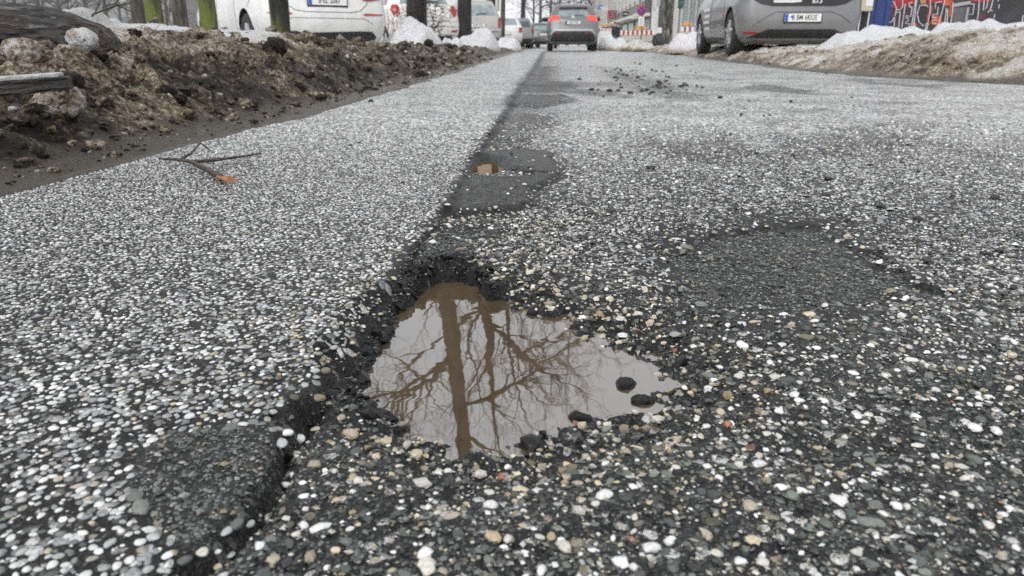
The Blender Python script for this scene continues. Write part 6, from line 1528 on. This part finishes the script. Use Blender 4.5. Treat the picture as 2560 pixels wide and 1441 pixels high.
for s_ in ([(585, 10), (630, 50), (655, 135), (700, 155), (745, 110), (750, -20), (752, -150)], [(540, 345), (590, 320), (640, 220), (655, 140)], [(650, 190), (715, 178), (700, 290), (690, 400)], [(790, 60), (765, 220), (735, 410)], [(630, 240), (620, 400)],
           [(892, 112), (850, 104), (845, 50), (892, 38)], [(888, 112), (868, 250), (805, 236), (790, 262), (838, 278)], [(838, 300), (785, 345), (852, 362), (842, 450)], [(945, -150), (940, 10), (905, 240), (868, 460)], [(965, -100), (950, 60), (905, 450)],
           [(1130, 108), (1090, 76), (1005, 86), (965, 200), (990, 330), (1052, 388), (1105, 335), (1085, 450)], [(1165, -150), (1160, 140), (1110, 440)], [(1330, 30), (1240, 42), (1232, 130), (1280, 105), (1262, 222), (1205, 216), (1190, 262), (1252, 272)],
           [(1252, 300), (1190, 312), (1202, 350), (1260, 362)], [(1375, -100), (1370, 30), (1325, 210), (1280, 375)], [(1370, 370), (1402, 120), (1420, 150), (1408, 362)], [(1500, 40), (1490, 180), (1460, 360)], [(1752, 62), (1812, 62), (1790, 222), (1742, 212)],
           [(1702, 312), (1782, 312), (1762, 425)], [(1895, -120), (1875, 190), (1835, 445)], [(1962, 10), (1945, 165), (2000, 110), (2015, -10)], [(2105, -40), (2075, 60), (2050, 150), (2010, 192)], [(2050, 155), (2085, 165)], [(1925, 410), (1912, 356), (2025, 330), (2012, 385)],
           [(2165, -10), (2170, 20)], [(2185, 70), (2175, 130)], [(2120, 210), (2105, 280)], [(2130, 320), (2115, 370)], [(2540, 230), (2515, 370)]): stroke(s_)
stroke([(1510, 85), (1600, 66), (1760, 40)], 42, simple('spray_pale_grey', (.30, .31, .32), .6)); stroke([(1725, 110), (1700, 250), (1680, 410)], 34, simple('spray_pale_grey2', (.26, .27, .275), .6))
xa2, _ = far_pt(2178, 40, 13.0); xb2, _ = far_pt(2226, 40, 13.0); rt = empty('blue_board', ((xa2 + xb2) / 2, 13.0, 0)); tag(rt, 'upright dark blue board left of the graffiti', 'board'); bm = bmesh.new(); add_box(bm, (0, .04, 1.3), (xb2 - xa2, .08, 2.6)); bm_obj('board_face', bm, simple('deep_blue', (.012, .035, .15), .45, noise=.2, scale=3), rt)
for k in range(2): bm = bmesh.new(); add_box(bm, (-.08 + .16 * k, -.008, 1.3), (.03, .015, 2.6)); bm_obj('rib', bm, simple('deep_blue2', (.015, .04, .165), .45), rt)
xa3, za3 = far_pt(2151, 28, 12.6); xb3, _ = far_pt(2181, 28, 12.6); rt = empty('utility_box', ((xa3 + xb3) / 2, 12.6, 0)); tag(rt, 'cream utility box on thin white legs beside the blue board', 'utility box')
bm = bmesh.new(); add_box(bm, (0, .1, za3 + .35), (xb3 - xa3, .2, .7), None, .01); bm_obj('box', bm, simple('cream', (.50, .44, .31), .6), rt)
bm = bmesh.new(); add_box(bm, (.03, -.003, za3 + .3), (.11, .006, .45)); bm_obj('notice', bm, M_PRINT, rt)
for sg in (-1, 1): bm = bmesh.new(); add_box(bm, (sg * .07, .05, za3 / 2), (.018, .018, za3)); bm_obj('leg', bm, M_PRINT, rt)
bm = bmesh.new(); add_box(bm, (0, .23, za3 / 2), (xb3 - xa3 + .1, .04, za3)); bm_obj('back_board', bm, M_BLACK, rt)

# ------------------------------------------------------------------ damp winter air
bm = bmesh.new(); add_box(bm, (0, 130, 8.5), (360, 360, 19.5))
hm = bpy.data.materials.new('haze'); hm.use_nodes = True; hn = hm.node_tree; hn.nodes.clear()
ho = hn.nodes.new('ShaderNodeOutputMaterial'); hv = hn.nodes.new('ShaderNodeVolumePrincipled'); hv.inputs['Color'].default_value = (.93, .95, .98, 1); hv.inputs['Density'].default_value = .0007; hv.inputs['Anisotropy'].default_value = .2
hn.links.new(hv.outputs[0], ho.inputs['Volume'])
tag(bm_obj('haze', bm, hm), 'thin damp winter haze filling the street', None, None, 'stuff')
